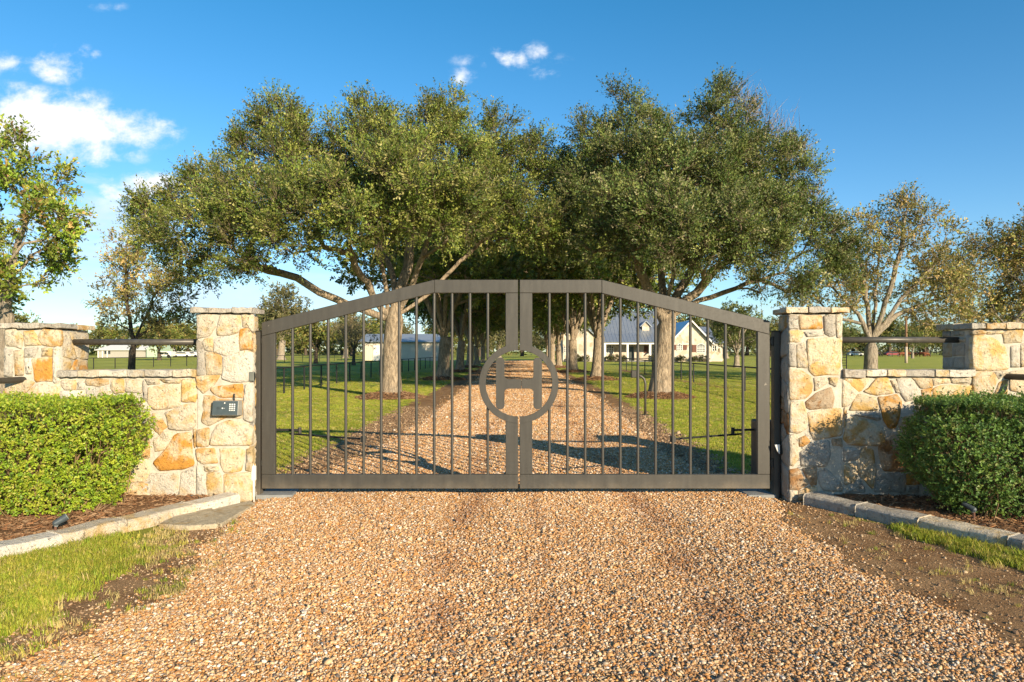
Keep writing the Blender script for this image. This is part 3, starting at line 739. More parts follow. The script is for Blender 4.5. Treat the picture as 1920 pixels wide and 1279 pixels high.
# small fixings on the pillars
q = at(479.5, 706, YF - .02); e = thing('photo_eye', (q.x, YF, q.z), 'small grey sensor box on the corner of the keypad pillar', 'sensor')
MB().box(LX3 + .004, LX3 + .058, YF - .02, YF + .03, q.z - .05, q.z + .05).build('case', plain('olive_grey_plastic', (.13, .135, .115), .6), e, bevel=.005); MB().box(LX3 + .0585, LX3 + .063, YF - .012, YF + .02, q.z - .035, q.z + .035).build('lens', BLACK, e)
q = at(481, 0, YF - .02); zt_, zb_ = EYE - (872 - HOR) * YF / F, .0
e = thing('conduit', (LX3 + .03, YF - .02, 0), 'thin white conduit with a junction box at the foot of the keypad pillar', 'conduit')
MB().tube([(LX3 + .045, YF + .02, .0), (LX3 + .042, YF + .02, .28), (LX3 + .03, YF + .02, .42)], .011, 8).build('pipe', WHITEP, e, smooth=True)
MB().box(LX3 + .022, LX3 + .062, YF, YF + .05, .24, .40).build('junction_box', WHITEP, e, bevel=.006)
zz = EYE - (846 - HOR) * YF / F
e = thing('photo_eye', (RX0 - .03, YF + .2, zz), 'small black gate sensor with a painted white reflection on the shaded pillar side', 'sensor')
MB().box(RX0 - .05, RX0 - .008, YF + .14, YF + .22, zz - .06, zz + .05).build('case', BLACK, e, bevel=.01, seg=2)
MB().add([(RX0 - .10, YF + .13, zz + .05), (RX0 - .052, YF + .12, zz + .055), (RX0 - .052, YF + .12, zz - .05), (RX0 - .075, YF + .125, zz - .02),
          (RX0 - .10, YF + .15, zz + .05), (RX0 - .052, YF + .14, zz + .055), (RX0 - .052, YF + .14, zz - .05), (RX0 - .075, YF + .145, zz - .02)],
         [(0, 3, 2, 1), (4, 5, 6, 7), (0, 1, 5, 4), (1, 2, 6, 5), (2, 3, 7, 6), (3, 0, 4, 7)]).build('painted_reflection', WHITEP, e)  # white plate standing for the reflection on the sensor
MB().tube([(RX0 - .03, YF + .18, zz - .06), (RX0 - .028, YF + .18, .0)], .008, 6).build('cable', BLACK, e)

# ------------------------------------------------------------------ kerbs, beds, flagstones
def kerb(a, b, n, label, seed, kinds, wd=.21, ht=.115):
    r = random.Random(seed); a, b = Vector((*a, 0)), Vector((*b, 0)); t = (b - a).normalized(); nn = Vector((-t.y, t.x, 0))
    if (nn.x > 0) != (a.x > 0): nn = -nn              # away from the drive
    root = thing('stone_kerb', a, label, 'kerb', 'limestone kerbs edging the planting beds')
    L = (b - a).length; cuts = [0] + [L * (i + r.uniform(-.2, .2)) / n for i in range(1, n)] + [L]
    for c0, c1 in zip(cuts, cuts[1:]):
        vs = []; m = 6
        for i in range(m):
            p = a + t * (c0 + .004 + (c1 - c0 - .008) * i / (m - 1)) + nn * r.gauss(0, .006)
            hh = ht + r.gauss(0, .004)
            vs += [p + Vector((0, 0, -.08)), p + nn * (.0 + r.gauss(0, .004)) + Vector((0, 0, hh * .8)), p + nn * .022 + Vector((0, 0, hh)), p + nn * (wd + r.gauss(0, .006)) + Vector((0, 0, hh + .004)), p + nn * wd + Vector((0, 0, -.08))]
        fs = [(i * 5 + j, (i + 1) * 5 + j, (i + 1) * 5 + (j + 1) % 5, i * 5 + (j + 1) % 5) for i in range(m - 1) for j in range(5)] + [(4, 3, 2, 1, 0), tuple((m - 1) * 5 + j for j in range(5))]
        o = MB().add(vs, fs).build('kerb_stone', ST[r.choice(kinds)], root, bevel=.006)
        bm = bmesh.new(); bm.from_mesh(o.data); bmesh.ops.recalc_face_normals(bm, faces=bm.faces); bm.to_mesh(o.data); bm.free()
KA, KB = (-2.90, 7.30), (-4.95, 3.5)
kerb(KA, (-4.95, 3.5), 7, 'pale limestone kerb round the bed of the yellow green hedge', 3, 'WCCW')
KC, KD = (3.12, 7.30), (5.05, 3.9)
kerb(KC, KD, 6, 'shaded limestone kerb round the bed of the dark green hedge', 4, 'CGCT')
bedL = [(LX2 + .40, 7.43), (-3.02, 7.33), (-5.02, 3.6), (-9, 2.6), (-9, 7.46), (-4.8, 7.46)]
bedR = [(RX1 + .0, 7.43), (3.24, 7.33), (5.12, 4.0), (9, 3.6), (9, 7.46), (4.8, 7.46)]
def bed(poly, name, m, z):
    xs = [p[0] for p in poly]; yv = [p[1] for p in poly]; st = .09
    gx = np.arange(min(xs), max(xs) + st, st); gyv = np.arange(min(yv), max(yv) + st, st); X, Y = np.meshgrid(gx, gyv)
    Z = z + .012 * np.sin(5 * X + 2 * Y) + .01 * np.sin(7.7 * Y - 3 * X) + rng.normal(0, .006, X.shape)
    ny, nx = X.shape; i = np.arange((ny - 1) * nx).reshape(ny - 1, nx)[:, :-1]; f = np.stack([i, i + 1, i + nx + 1, i + nx], -1).reshape(-1, 4)
    v = np.stack([X, Y, Z], -1).reshape(-1, 3); c = v[f].mean(1); f = f[inpoly(c[:, 0], c[:, 1], poly)]
    return tag(link(name, np_mesh(name, v, f, True), m), kind='structure')
def inpoly(x, y, poly):
    r = np.zeros(len(x), bool)
    for (x0, y0), (x1, y1) in zip(poly, poly[1:] + poly[:1]):
        c = ((y0 > y) != (y1 > y)) & (x < (x1 - x0) * (y - y0) / ((y1 - y0) if y1 != y0 else 1e-9) + x0); r ^= c
    return r
bed(bedL, 'mulch_bed', MULCH, .075); bed(bedR, 'mulch_bed', MULCH, .075)
for i, (pts, lab) in enumerate([([(400, 962), (470, 945), (478, 952), (415, 990), (360, 982)], 'flagstone at the foot of the keypad pillar'),
                                ([(352, 964), (398, 960), (408, 992), (352, 996), (296, 992)], 'flagstone with a dark stain beside the pale kerb'),
                                ]):
    pl = [gnd(*p) for p in pts]
    o = MB().flat(pl, -.02, .042 + .006 * i).build('flagstone', SLAB, bevel=.008); tag(o, lab, 'paving slab', 'flagstones between kerb and gravel')

# landscape spotlights
def spot(px, py, z0, label, aim):
    x, y = gnd(px, py, .08); root = thing('garden_spotlight', (x, y, .08), label, 'garden light', 'bullet spotlights in the mulch')
    MB().tube([(x, y, .02), (x, y, .17)], .011, 8).build('stake', plain('rusty_stake', (.12, .06, .04), .8), root)
    MB().tube([(x, y, .15), (x + aim[0] * .02, y + aim[1] * .02, .19)], .018, 8).build('knuckle', GREYP, root)
    d = Vector((aim[0], aim[1], .55)).normalized(); p = Vector((x, y, .175)) - d * .02
    MB().tube([p, p + d * .015, p + d * .075, p + d * .115], [.015, .026, .028, .033], 14).build('lamp_head', plain('spot_grey', (.06, .075, .085), .5, .2), root)
    MB().tube([p + d * .116, p + d * .119], .028, 14).build('lens', plain('spot_glass', (.25, .27, .28), .15), root)
spot(104, 1002, .08, 'grey bullet spotlight in front of the yellow green hedge', (.8, .5))
spot(1826, 975, .08, 'grey bullet spotlight under the dark green hedge', (-.5, .9))

# ------------------------------------------------------------------ scatter (geometry-node stuff)
SRC = bpy.data.collections.new('scatter_sources')
def source(name, meshes):
    c = bpy.data.collections.new(name); SRC.children.link(c)
    for i, me in enumerate(meshes):
        o = bpy.data.objects.new('%s_%d' % (name, i), me); c.objects.link(o)
    return c
def scatter(name, src, pos, rot, scl, col, label=None):
    n = len(pos); me = bpy.data.meshes.new(name); me.vertices.add(n); me.vertices.foreach_set('co', np.asarray(pos, np.float32).ravel())
    for nm, typ, key, arr in (('rot', 'FLOAT_VECTOR', 'vector', rot), ('scl', 'FLOAT_VECTOR', 'vector', scl)):
        a = me.attributes.new(nm, typ, 'POINT'); a.data.foreach_set(key, np.asarray(arr, np.float32).ravel())
    a = me.attributes.new('col', 'FLOAT_COLOR', 'POINT'); c = np.ones((n, 4), np.float32); c[:, :3] = col; a.data.foreach_set('color', c.ravel())
    me.update(); o = link(name, me)
    ng = bpy.data.node_groups.new(name + '_nodes', 'GeometryNodeTree'); ng.interface.new_socket('Geometry', in_out='INPUT', socket_type='NodeSocketGeometry'); ng.interface.new_socket('Geometry', in_out='OUTPUT', socket_type='NodeSocketGeometry')
    t = NT(ng); gi = t.node('NodeGroupInput'); go = t.node('NodeGroupOutput')
    ci = t.node('GeometryNodeCollectionInfo'); ci.inputs['Collection'].default_value = src; ci.inputs['Separate Children'].default_value = True; ci.inputs['Reset Children'].default_value = True
    def attr(nm, typ):
        x = t.node('GeometryNodeInputNamedAttribute', data_type=typ); x.inputs['Name'].default_value = nm; return x.outputs['Attribute']
    ip = t.node('GeometryNodeInstanceOnPoints'); t.l.new(gi.outputs[0], ip.inputs['Points']); t.l.new(ci.outputs[0], ip.inputs['Instance']); ip.inputs['Pick Instance'].default_value = True
    er = t.node('FunctionNodeEulerToRotation'); t.l.new(attr('rot', 'FLOAT_VECTOR'), er.inputs[0]); t.l.new(er.outputs[0], ip.inputs['Rotation']); t.l.new(attr('scl', 'FLOAT_VECTOR'), ip.inputs['Scale'])
    t.l.new(ip.outputs[0], go.inputs[0])
    m = o.modifiers.new('scatter', 'NODES'); m.node_group = ng
    return tag(o, label, kind='stuff')
def ico(sub, seed, jit, sc):
    bm = bmesh.new(); bmesh.ops.create_icosphere(bm, subdivisions=sub, radius=1); r = random.Random(seed)
    d = [Vector((r.gauss(0, 1), r.gauss(0, 1), r.gauss(0, 1))).normalized() for _ in range(5)]; o = [r.uniform(.55, .95) for _ in d]
    for v in bm.verts:
        for a, b in zip(d, o):
            e = v.co.dot(a)
            if e > b: v.co -= a * (e - b) * .85
        v.co = Vector((v.co.x * sc[0], v.co.y * sc[1], v.co.z * sc[2])) * (1 + r.gauss(0, jit))
    me = bpy.data.meshes.new('pebble_shape'); bm.to_mesh(me); bm.free(); return me
pebs = []
for i in range(8):
    me = ico(1, i + 3, .05, (1, random.uniform(.6, .85), random.uniform(.38, .6))); me.materials.append(PEB)
    me.polygons.foreach_set('use_smooth', np.full(len(me.polygons), i % 2 == 0, bool)); pebs.append(me)
PEBS = source('pebble', pebs)
PAL = np.array([(.50, .29, .125), (.55, .36, .19), (.40, .205, .075), (.47, .235, .075), (.60, .44, .26), (.68, .57, .43), (.72, .66, .58), (.28, .165, .09), (.15, .125, .105), (.42, .34, .25), (.55, .29, .085)])
PW = np.array([.17, .18, .115, .10, .145, .095, .055, .075, .03, .045, .04]); PW /= PW.sum()
def pebbles(y0, y1, dens, size, seed):
    r = np.random.default_rng(seed); n = int(dens * (y1 - y0) * 7.4); x = r.uniform(-3.4, 4.0, n); y = r.uniform(y0, y1, n)
    el = edge(EL, y, 1); er_ = edge(ER, y, 3)
    inside = np.minimum(x - el, er_ - x)
    keep = (inside > 0) | (r.uniform(0, 1, n) < np.where(y < 8, np.where(x > 0, .16, .26), .16) * np.exp(np.minimum(inside, 0) / .12))
    keep &= np.abs(x / y) < .80
    keep &= ~((np.abs(y - YF - .18) < .22) & ((x > RX0 - .02) | (x < LX3 + .02)))
    x, y, inside = x[keep], y[keep], inside[keep]; n = len(x)
    s = size * np.exp(r.normal(0, .30, n)); z = h_drive(x, y) * np.clip(inside / .35, 0, 1) + .010 + s * r.uniform(-.05, .55, n)
    z[inside < 0] = .006 + s[inside < 0] * .25
    col = PAL[r.choice(len(PAL), n, p=PW)] * np.array([1.04, .965, .89]) * r.uniform(.8, 1.15, (n, 1))
    # broad drifts of paler and browner stones
    dr_ = .5 + .5 * np.sin(1.1 * x + .8 * np.sin(.9 * y)) * np.sin(.8 * y + 1.3); col *= (.86 + .22 * dr_)[:, None]
    c0 = .35 + .006 * y; tr = np.exp(-((x - c0 - .95 + .06 * np.sin(1.7 * y)) / .16) ** 2) + np.exp(-((x - c0 + .85 + .06 * np.sin(1.4 * y)) / .16) ** 2) + .6 * np.exp(-((x - c0 + .15) / .08) ** 2)
    col *= (1 - (.40 * np.clip(tr, 0, 1) * (.6 + .4 * np.sin(3.7 * y + 2 * np.sin(1.3 * y))))[:, None] * np.array([.8, 1, 1.1]))
    rot = np.stack([r.normal(0, .38, n), r.normal(0, .38, n), r.uniform(0, 6.3, n)], 1)
    return np.stack([x, y, z], 1), rot, np.repeat(s[:, None], 3, 1), col
def crumbs(n, seed, y0, y1, size):
    r = np.random.default_rng(seed); y = r.uniform(y0, y1, n); a = r.uniform(0, 1, n); left = r.uniform(0, 1, n) < .5
    l0, l1 = np.interp(y, ys, dl), edge(EL, y, 1); r0, r1 = edge(ER, y, 3), np.interp(y, ys, dr)
    x = np.where(left, l0 - .1 + (l1 - l0 + .1) * a, r0 + (r1 - r0 + .1) * a); k = np.abs(x / y) < .8; x, y = x[k], y[k]; n = len(x)
    s_ = size * np.exp(r.normal(0, .5, n)); c = np.array([(.26, .155, .08), (.34, .22, .12), (.19, .11, .055), (.44, .31, .18)])[r.choice(4, n)] * r.uniform(.8, 1.1, (n, 1))
    return np.stack([x, y, .004 + s_ * .2], 1), np.stack([r.normal(0, .5, n), r.normal(0, .5, n), r.uniform(0, 6.3, n)], 1), np.repeat(s_[:, None], 3, 1), c
def cat(parts): return [np.concatenate(a) for a in zip(*parts)]
scatter('loose_gravel', PEBS, *cat([pebbles(2.9, 5.2, 8800, .0093, 1), pebbles(5.2, 8.4, 6600, .0099, 2), pebbles(8.4, 13, 3900, .0118, 3), pebbles(13, 22, 1700, .0155, 4), pebbles(22, 45, 700, .022, 5), pebbles(45, 112, 260, .03, 6)]), 'tan and white pea gravel covering the drive')
scatter('dirt_crumbs', PEBS, *cat([crumbs(15000, 41, 2.9, 8, .005), crumbs(16000, 42, 8, 20, .011)]), 'crumbs of brown earth along the drive edges')

def tuft(seed, n, h, w, spread):
    r = random.Random(seed); vs = []; fs = []
    for _ in range(n):
        a = r.uniform(0, 6.28); p = Vector((r.gauss(0, spread), r.gauss(0, spread), -.004)); lean = Vector((math.cos(a), math.sin(a), 0)) * r.uniform(.15, .9); hh = h * r.uniform(.5, 1.15)
        s = Vector((-math.sin(a), math.cos(a), 0)) * w * r.uniform(.6, 1.2); o = len(vs)
        m = p + lean * hh * .35 + Vector((0, 0, hh * .62)); t = p + lean * hh + Vector((0, 0, hh * .9)); vs += [p - s, p + s, m + s * .8, m - s * .8, t]
        fs += [(o, o + 1, o + 2), (o, o + 2, o + 3), (o + 3, o + 2, o + 4)]
    me = bpy.data.meshes.new('tuft_shape'); me.from_pydata(vs, [], fs); me.materials.append(BLADE); return me
TUFT = source('tuft', [tuft(i, 16, .06, .0028, .022) for i in range(5)])
TUFTF = source('far_tuft', [tuft(20 + i, 22, .055, .006, .06) for i in range(5)])
GC = np.array([(.34, .40, .040), (.43, .43, .053), (.52, .455, .09), (.26, .34, .035), (.58, .46, .19)])
def grass(n, x0, x1, y0, y1, keepf, seed, s0=1, pw=(.26, .28, .22, .16, .08)):
    r = np.random.default_rng(seed); x = r.uniform(x0, x1, n); y = r.uniform(y0, y1, n); k = r.uniform(0, 1, n) < keepf(x, y); x, y = x[k], y[k]; n = len(x)
    rot = np.stack([r.normal(0, .15, n), r.normal(0, .15, n), r.uniform(0, 6.3, n)], 1); s = s0 * r.uniform(.6, 1.25, n)
    pt = .5 + .5 * np.sin(1.9 * x + 2 * np.sin(1.2 * y)) * np.sin(1.5 * y + .6 * x)
    col = GC[r.choice(5, n, p=pw)] * (.82 + .3 * pt)[:, None] * r.uniform(.85, 1.15, (n, 1))
    return np.stack([x, y, np.zeros(n) + .003], 1), rot, np.stack([s, s, s * r.uniform(.7, 1.2, n)], 1), col
def sm(a, b, v): t = np.clip((v - a) / (b - a), 0, 1); return t * t * (3 - 2 * t)
def patchy(x, y): return .5 + .5 * np.sin(6.1 * x + 3 * np.sin(4.3 * y)) * np.sin(5.2 * y + 1.7 * x)
def gl(x, y):
    kerbx = -2.90 + (y - 7.30) * (-2.05 / -3.8)
    dc = kerbx - .03 - x; dist = x - kerbx      # >0 inside, toward the drive
    lim = np.interp(y, [2.5, 3.4, 4.2, 5.0, 5.7, 6.3], [-2.55, -2.75, -2.70, -2.72, -3.0, -3.6])
    return (dist > .03) * sm(.05, .65, lim - x + .25 * (patchy(x, y) - .3)) * (y < 6.2) * (.12 + .88 * sm(3.55, 4.35, y + .3 * (patchy(x, y) - .5)))
def gr(x, y):
    kerbx = 3.12 + (y - 7.30) * (1.93 / -3.4)
    lim = np.interp(y, [3, 4.0, 4.6, 5.2, 5.8, 6.3, 6.6], [4.35, 4.15, 3.95, 3.72, 3.50, 3.45, 3.6])
    return (kerbx - x > .03) * sm(-.02, .16, x - lim + .12 * (patchy(x, y) - .5))
scatter('lawn_grass', TUFT, *cat([grass(26000, -5.2, -2.3, 2.6, 6.3, gl, 5), grass(13000, 3.2, 5.2, 3.4, 6.7, gr, 6),
    # straggling tufts and dead grass on the bare earth
    grass(4200, -3.3, -2.2, 3, 6.6, lambda x, y: .55 * patchy(x, y) ** 2 * (x > -2.90 + (y - 7.3) * .54), 8, .75, (.08, .06, .16, .05, .65)),
    grass(1700, 2.8, 4.8, 3.4, 6.9, lambda x, y: .5 * patchy(x, y) ** 2 * (x < 3.08 + (y - 7.3) * -.567), 9, .7, (.05, .05, .16, .04, .70))]), 'short green grass growing beside the kerbs')
def back(x, y):
    l = np.interp(y, [8, 9.1, 13, 26, 60], [-3.3, -3.1, -3.2, -3.15, -3.0]); r_ = np.interp(y, [8, 9.5, 15, 26, 60], [3.3, 3.0, 3.3, 3.8, 4.1])
    d = np.maximum(l - x, x - r_) + .25 * (patchy(x, y) - .5)
    ring = np.minimum(np.hypot(x + 4.3, y - 24.3), np.hypot(x - 5.3, y - 24.3))
    return sm(-.15, .35, d) * (np.abs(x / y) < .62) * (ring > 1.25) * np.clip((60 - y) / 30, .12, 1)
scatter('meadow_grass', TUFTF, *cat([grass(52000, -9, 10, 8.6, 16, back, 11, .55), grass(50000, -16, 16, 16, 30, back, 12, .62), grass(26000, -24, 24, 30, 52, back, 13, .8)]), 'mown green lawn behind the gate')
def chip(seed):
    r = random.Random(seed); w, l, h = r.uniform(.10, .22), 1, r.uniform(.04, .09); b = MB()
    b.box(-l / 2, l / 2, -w / 2, w / 2, -h / 2, h / 2); vs = [(v[0], v[1] * r.uniform(.5, 1.2) + (.06 if v[0] > 0 else -.02), v[2] + r.uniform(-.05, .05)) for v in b.v]
    me = bpy.data.meshes.new('chip_shape'); me.from_pydata(vs, [], b.f); me.materials.append(CHIP); return me
CHIPS = source('chip', [chip(i) for i in range(6)])
CC = np.array([(.22, .12, .06), (.30, .17, .085), (.14, .07, .035), (.40, .25, .14), (.27, .125, .055)])
def chips(poly, n, seed, z, size=.05):
    r = np.random.default_rng(seed); xs = [p[0] for p in poly]; yv = [p[1] for p in poly]; x = r.uniform(min(xs), max(xs), n); y = r.uniform(min(yv), max(yv), n); k = inpoly(x, y, poly); x, y = x[k], y[k]; n = len(x)
    s = size * r.uniform(.5, 1.5, n)
    return np.stack([x, y, z + r.uniform(0, .022, n) + 0 * x], 1), np.stack([r.normal(0, .25, n), r.normal(0, .25, n), r.uniform(0, 6.3, n)], 1), np.repeat(s[:, None], 3, 1), CC[r.choice(5, n)] * r.uniform(.7, 1.2, (n, 1))
visL = [(-2.98, 7.36), (-5.0, 3.6), (-6, 4), (-6, 7.4), (-3, 7.4)]; visR = [(3.2, 7.36), (5.1, 4.0), (6, 4.2), (6, 7.4), (3.2, 7.4)]
ringpts = []
def ringchips(cx, cy, rad, n, seed, s=.09):
    r = np.random.default_rng(seed); a = r.uniform(0, 6.283, n); q = rad * np.sqrt(r.uniform(0, 1.15, n)); x = cx + q * np.cos(a); y = cy + q * np.sin(a)
    z = .02 + .20 * np.clip(1 - (q / rad) ** 2, 0, 1) + r.uniform(0, .03, n)
    return np.stack([x, y, z], 1), np.stack([r.normal(0, .3, n), r.normal(0, .3, n), r.uniform(0, 6.3, n)], 1), np.repeat((s * r.uniform(.5, 1.5, n))[:, None], 3, 1), CC[r.choice(5, n)] * r.uniform(.6, 1.1, (n, 1))

def fallen(n, x0, x1, y0, y1, seed, size):
    r = np.random.default_rng(seed); x = r.uniform(x0, x1, n); y = r.uniform(y0, y1, n); k = (np.abs(x / y) < .78) & ((y > 8.3) | ((x > edge(EL, y, 1) - .5) & (x < edge(ER, y, 3) + .5))); x, y = x[k], y[k]; n = len(x)
    on = (x > edge(EL, y, 1)) & (x < edge(ER, y, 3)); z = np.where(on, h_drive(x, y) + .022, np.where(y > 8.3, .03, .014))
    s_ = size * r.uniform(.6, 1.4, n); c = np.array([(.20, .11, .045), (.30, .19, .08), (.13, .075, .035), (.36, .25, .09)])[r.choice(4, n)]
    return np.stack([x, y, z], 1), np.stack([r.normal(0, .35, n), r.normal(0, .35, n), r.uniform(0, 6.3, n)], 1), np.repeat(s_[:, None], 3, 1), c
_lm = bpy.data.meshes.new('fallen_leaf_shape'); _lm.from_pydata([(-1, 0, 0), (-.2, .42, .16), (1, 0, .05), (-.2, -.42, .16)], [], [(0, 2, 1), (0, 3, 2)]); _lm.materials.append(CHIP)
scatter('fallen_leaves', source('fallen_leaf', [_lm]), *cat([fallen(420, -4, 4.5, 3, 8.2, 91, .018), fallen(2600, -9, 10, 8.4, 34, 92, .032)]), 'small brown leaves fallen on lawn and gravel')

# ------------------------------------------------------------------ trees
def rand_unit(r, n):
    v = r.normal(0, 1, (n, 3)); return v / np.linalg.norm(v, axis=1, keepdims=True)
def nrm(v): return v / np.maximum(np.linalg.norm(v, axis=-1, keepdims=True), 1e-9)
def leaves(pos, d, nrml, L, Wd, col, r):
    """diamond leaves, slightly folded: 4 verts, 2 triangles each"""
    n = len(pos); d = nrm(d); side = nrm(np.cross(d, nrml)); up = np.cross(side, d); L = L[:, None]; Wd = Wd[:, None]
    v = np.empty((n, 4, 3)); v[:, 0] = pos; v[:, 1] = pos + d * L * .5 + side * Wd + up * L * .08; v[:, 2] = pos + d * L; v[:, 3] = pos + d * L * .5 - side * Wd + up * L * .08
    i = np.arange(n)[:, None] * 4; f = np.concatenate([i + np.array([[0, 1, 2]]), i + np.array([[0, 2, 3]])], 1).reshape(-1, 3)
    return v.reshape(-1, 3), f, np.repeat(col, 4, 0)
def twigs(p0, p1, rad):
    n = len(p0); d = nrm(p1 - p0); a = nrm(np.cross(d, np.array([.3, .5, .81]))); b = np.cross(d, a); v = np.empty((n, 4, 3))
    for k in range(3):
        g = 2.094 * k; v[:, k] = p0 + (a * math.cos(g) + b * math.sin(g)) * rad
    v[:, 3] = p1; i = np.arange(n)[:, None] * 4
    return v.reshape(-1, 3), np.concatenate([i + np.array([[0, 1, 3]]), i + np.array([[1, 2, 3]]), i + np.array([[2, 0, 3]])], 1).reshape(-1, 3)
def crown_mesh(clumps, outw, rad, nspray, nleaf, L, pal, pw, seed, twigcol, up=.35, sl=(.35, .75), droop=0):
    r = np.random.default_rng(seed); m = len(clumps); k = np.repeat(np.arange(m), nspray); n = len(k)
    tone = r.uniform(.45, 1.45, m)
    u = rand_unit(r, n); st = clumps[k] + u * (rad[k] * r.uniform(.1, .85, n))[:, None]
    d = nrm(u * .8 + outw[k] * .55 + r.normal(0, .35, (n, 3)) + np.array([0, 0, up])); ln = r.uniform(*sl, n); en = st + d * ln[:, None]
    tv, tf = twigs(st, en + d * .06, .0065)
    j = np.repeat(np.arange(n), nleaf); t = r.uniform(.12, 1.02, len(j)); p = st[j] + (en - st)[j] * t[:, None] + r.normal(0, .03, (len(j), 3))
    ld = nrm(d[j] * 1.0 + rand_unit(r, len(j)) * .9 - np.array([0, 0, droop])); sn = rand_unit(r, n) * .55 + outw[k] * .8 + np.array([0, 0, .3]); nn = nrm(rand_unit(r, len(j)) * .6 + sn[j])
    c = np.asarray(pal)[r.choice(len(pal), n, p=pw)][j] * r.uniform(.8, 1.2, (len(j), 1)) * (tone[k] * r.uniform(.78, 1.22, n))[j][:, None]
    Ls = L * r.uniform(.5, 1.4, len(j)); v, f, cc = leaves(p, ld, nn, Ls, Ls * .27, c, r)
    V = np.concatenate([v, tv]); Fc = np.concatenate([f, tf + len(v)]); C = np.concatenate([cc, np.tile(np.array(twigcol), (len(tv), 1))])
    return np_mesh('crown', V, Fc, False, C)
def sample_lobes(lobes, per, seed, shell=.4):
    r = np.random.default_rng(seed); P, O, Rr = [], [], []
    ctr = np.mean([l[:3] for l in lobes], 0) - np.array([0, 0, 1.0])
    for (x, y, z, a, b, c) in lobes:
        n = max(3, int(per * (a * b * c) ** (2 / 3))); u = rand_unit(r, n); q = r.uniform(0, 1, n) ** shell
        p = np.array([x, y, z]) + u * q[:, None] * np.array([a, b, c]); P.append(p); O.append(nrm(u + .6 * nrm(p - ctr))); Rr.append(np.full(n, .31 * (a * b * c) ** (1 / 3)) * r.uniform(.7, 1.2, n))
    return np.concatenate(P), np.concatenate(O), np.concatenate(Rr)
def skeleton(trunk, limbs, clumps, trunk_r, seed, tip=.012, expo=2.35, pull=.25):
    """a woody skeleton that reaches every clump; returns tubes"""
    r = np.random.default_rng(seed); N = [np.array(p, float) for p in trunk]; par = [-1] + list(range(len(trunk) - 1)); D = [0.0]
    for i in range(1, len(N)): D.append(D[-1] + np.linalg.norm(N[i] - N[i - 1]))
    nt = len(N)
    def grow(path, i):
        for p in path:
            N.append(np.array(p, float)); par.append(i); D.append(D[i] + np.linalg.norm(N[-1] - N[i])); i = len(N) - 1
        return i
    for lb in limbs:
        pts = [np.array(p, float) for p in lb]; st = min(range(nt), key=lambda i: np.linalg.norm(N[i] - pts[0])); fine = []; prev = N[st]
        for p in pts:
            k = max(1, int(np.linalg.norm(p - prev) / .4)); fine += [prev + (p - prev) * (j + 1) / k + r.normal(0, .025, 3) for j in range(k)]; prev = p
        grow(fine, st)
    top = N[nt - 1]; order = np.argsort(np.linalg.norm(clumps - top, axis=1))
    for ci in order:
        c = clumps[ci]; A = np.array(N); dd = np.linalg.norm(A - c, axis=1) + pull * np.array(D); dd[:nt - 2] += 5; dd += np.maximum(0, A[:, 2] - c[2]) * .8
        i = int(np.argmin(dd)); s = N[i]; L = np.linalg.norm(c - s)
        if L < .15: continue
        k = max(2, int(L / .45)); bend = r.normal(0, .07, 3) * L + np.array([0, 0, .08 * L])
        grow([s + (c - s) * ((j + 1) / k) + bend * math.sin(math.pi * (j + 1) / k) * .9 + (r.normal(0, .02, 3) if j < k - 1 else 0) for j in range(k)], i)
    n = len(N); rad = np.zeros(n); acc = np.zeros(n); ch = [[] for _ in range(n)]
    for i in range(n):
        if par[i] >= 0: ch[par[i]].append(i)
    for i in range(n - 1, -1, -1):
        rad[i] = tip if not ch[i] else acc[i] ** (1 / expo)
        if par[i] >= 0: acc[par[i]] += rad[i] ** expo
    k = trunk_r / rad[nt - 1] if rad[nt - 1] > 0 else 1
    rad = tip * .8 + (rad - tip) * min(k, 3.0); rad = np.maximum(rad, tip * .6)
    for i in range(nt): rad[i] = trunk_r * (1.0 + .75 * math.exp(-D[i] / .36) if D[i] < 1.6 else 1.0)
    b = MB(); used = set()
    for i in range(n):
        if ch[i]: ch[i].sort(key=lambda q: -rad[q])
    stack = [0]
    while stack:
        s = stack.pop(); path = [s] if par[s] < 0 else [par[s], s]; cur = s
        while ch[cur]:
            stack += ch[cur][1:]; cur = ch[cur][0]; path.append(cur)
        rr = [rad[q] for q in path]
        if par[s] >= 0: rr[0] = min(rr[0], rr[1] * 1.25)
        sides = 14 if rr[0] > .12 else (8 if rr[0] > .04 else (5 if rr[0] > .02 else 4))
        b.tube([Vector(N[q]) for q in path], rr, sides, False)
    return b
OAK = [(.120, .170, .026), (.170, .205, .035), (.250, .258, .055), (.068, .110, .018), (.30, .275, .10)]; OAKW = (.28, .28, .20, .16, .08)
def tree(name, label, cat, base, lobes, trunk, limbs, trunk_r, per, nspray, nleaf, L, seed, pal=OAK, pw=OAKW, bark=BARK, group=None, up=.35, sl=(.35, .75), droop=0, shell=.4, tw=(.20, .15, .10), pull=.25):
    root = thing(name, base, label, cat, group)
    P, O, Q = sample_lobes(lobes, per, seed, shell)
    sk = skeleton(trunk, limbs, P, trunk_r, seed + 1, pull=pull); sk.build('trunk', bark, root, smooth=True, local=True)
    link('crown', crown_mesh(P, O, Q, nspray, nleaf, L, pal, pw, seed + 2, tw, up, sl, droop), LEAF, root)
    return root
def pl(base, px, py, r, dY, ky=1.0, kz=1.0):
    Y = base[1] + dY; p = at(px, py, Y); m = r * Y / F
    return (p.x - base[0], dY, p.z, m, m * ky, m * kz)
def pt(base, px, py, dY=0):
    p = at(px, py, base[1] + dY); return (p.x - base[0], dY, p.z)
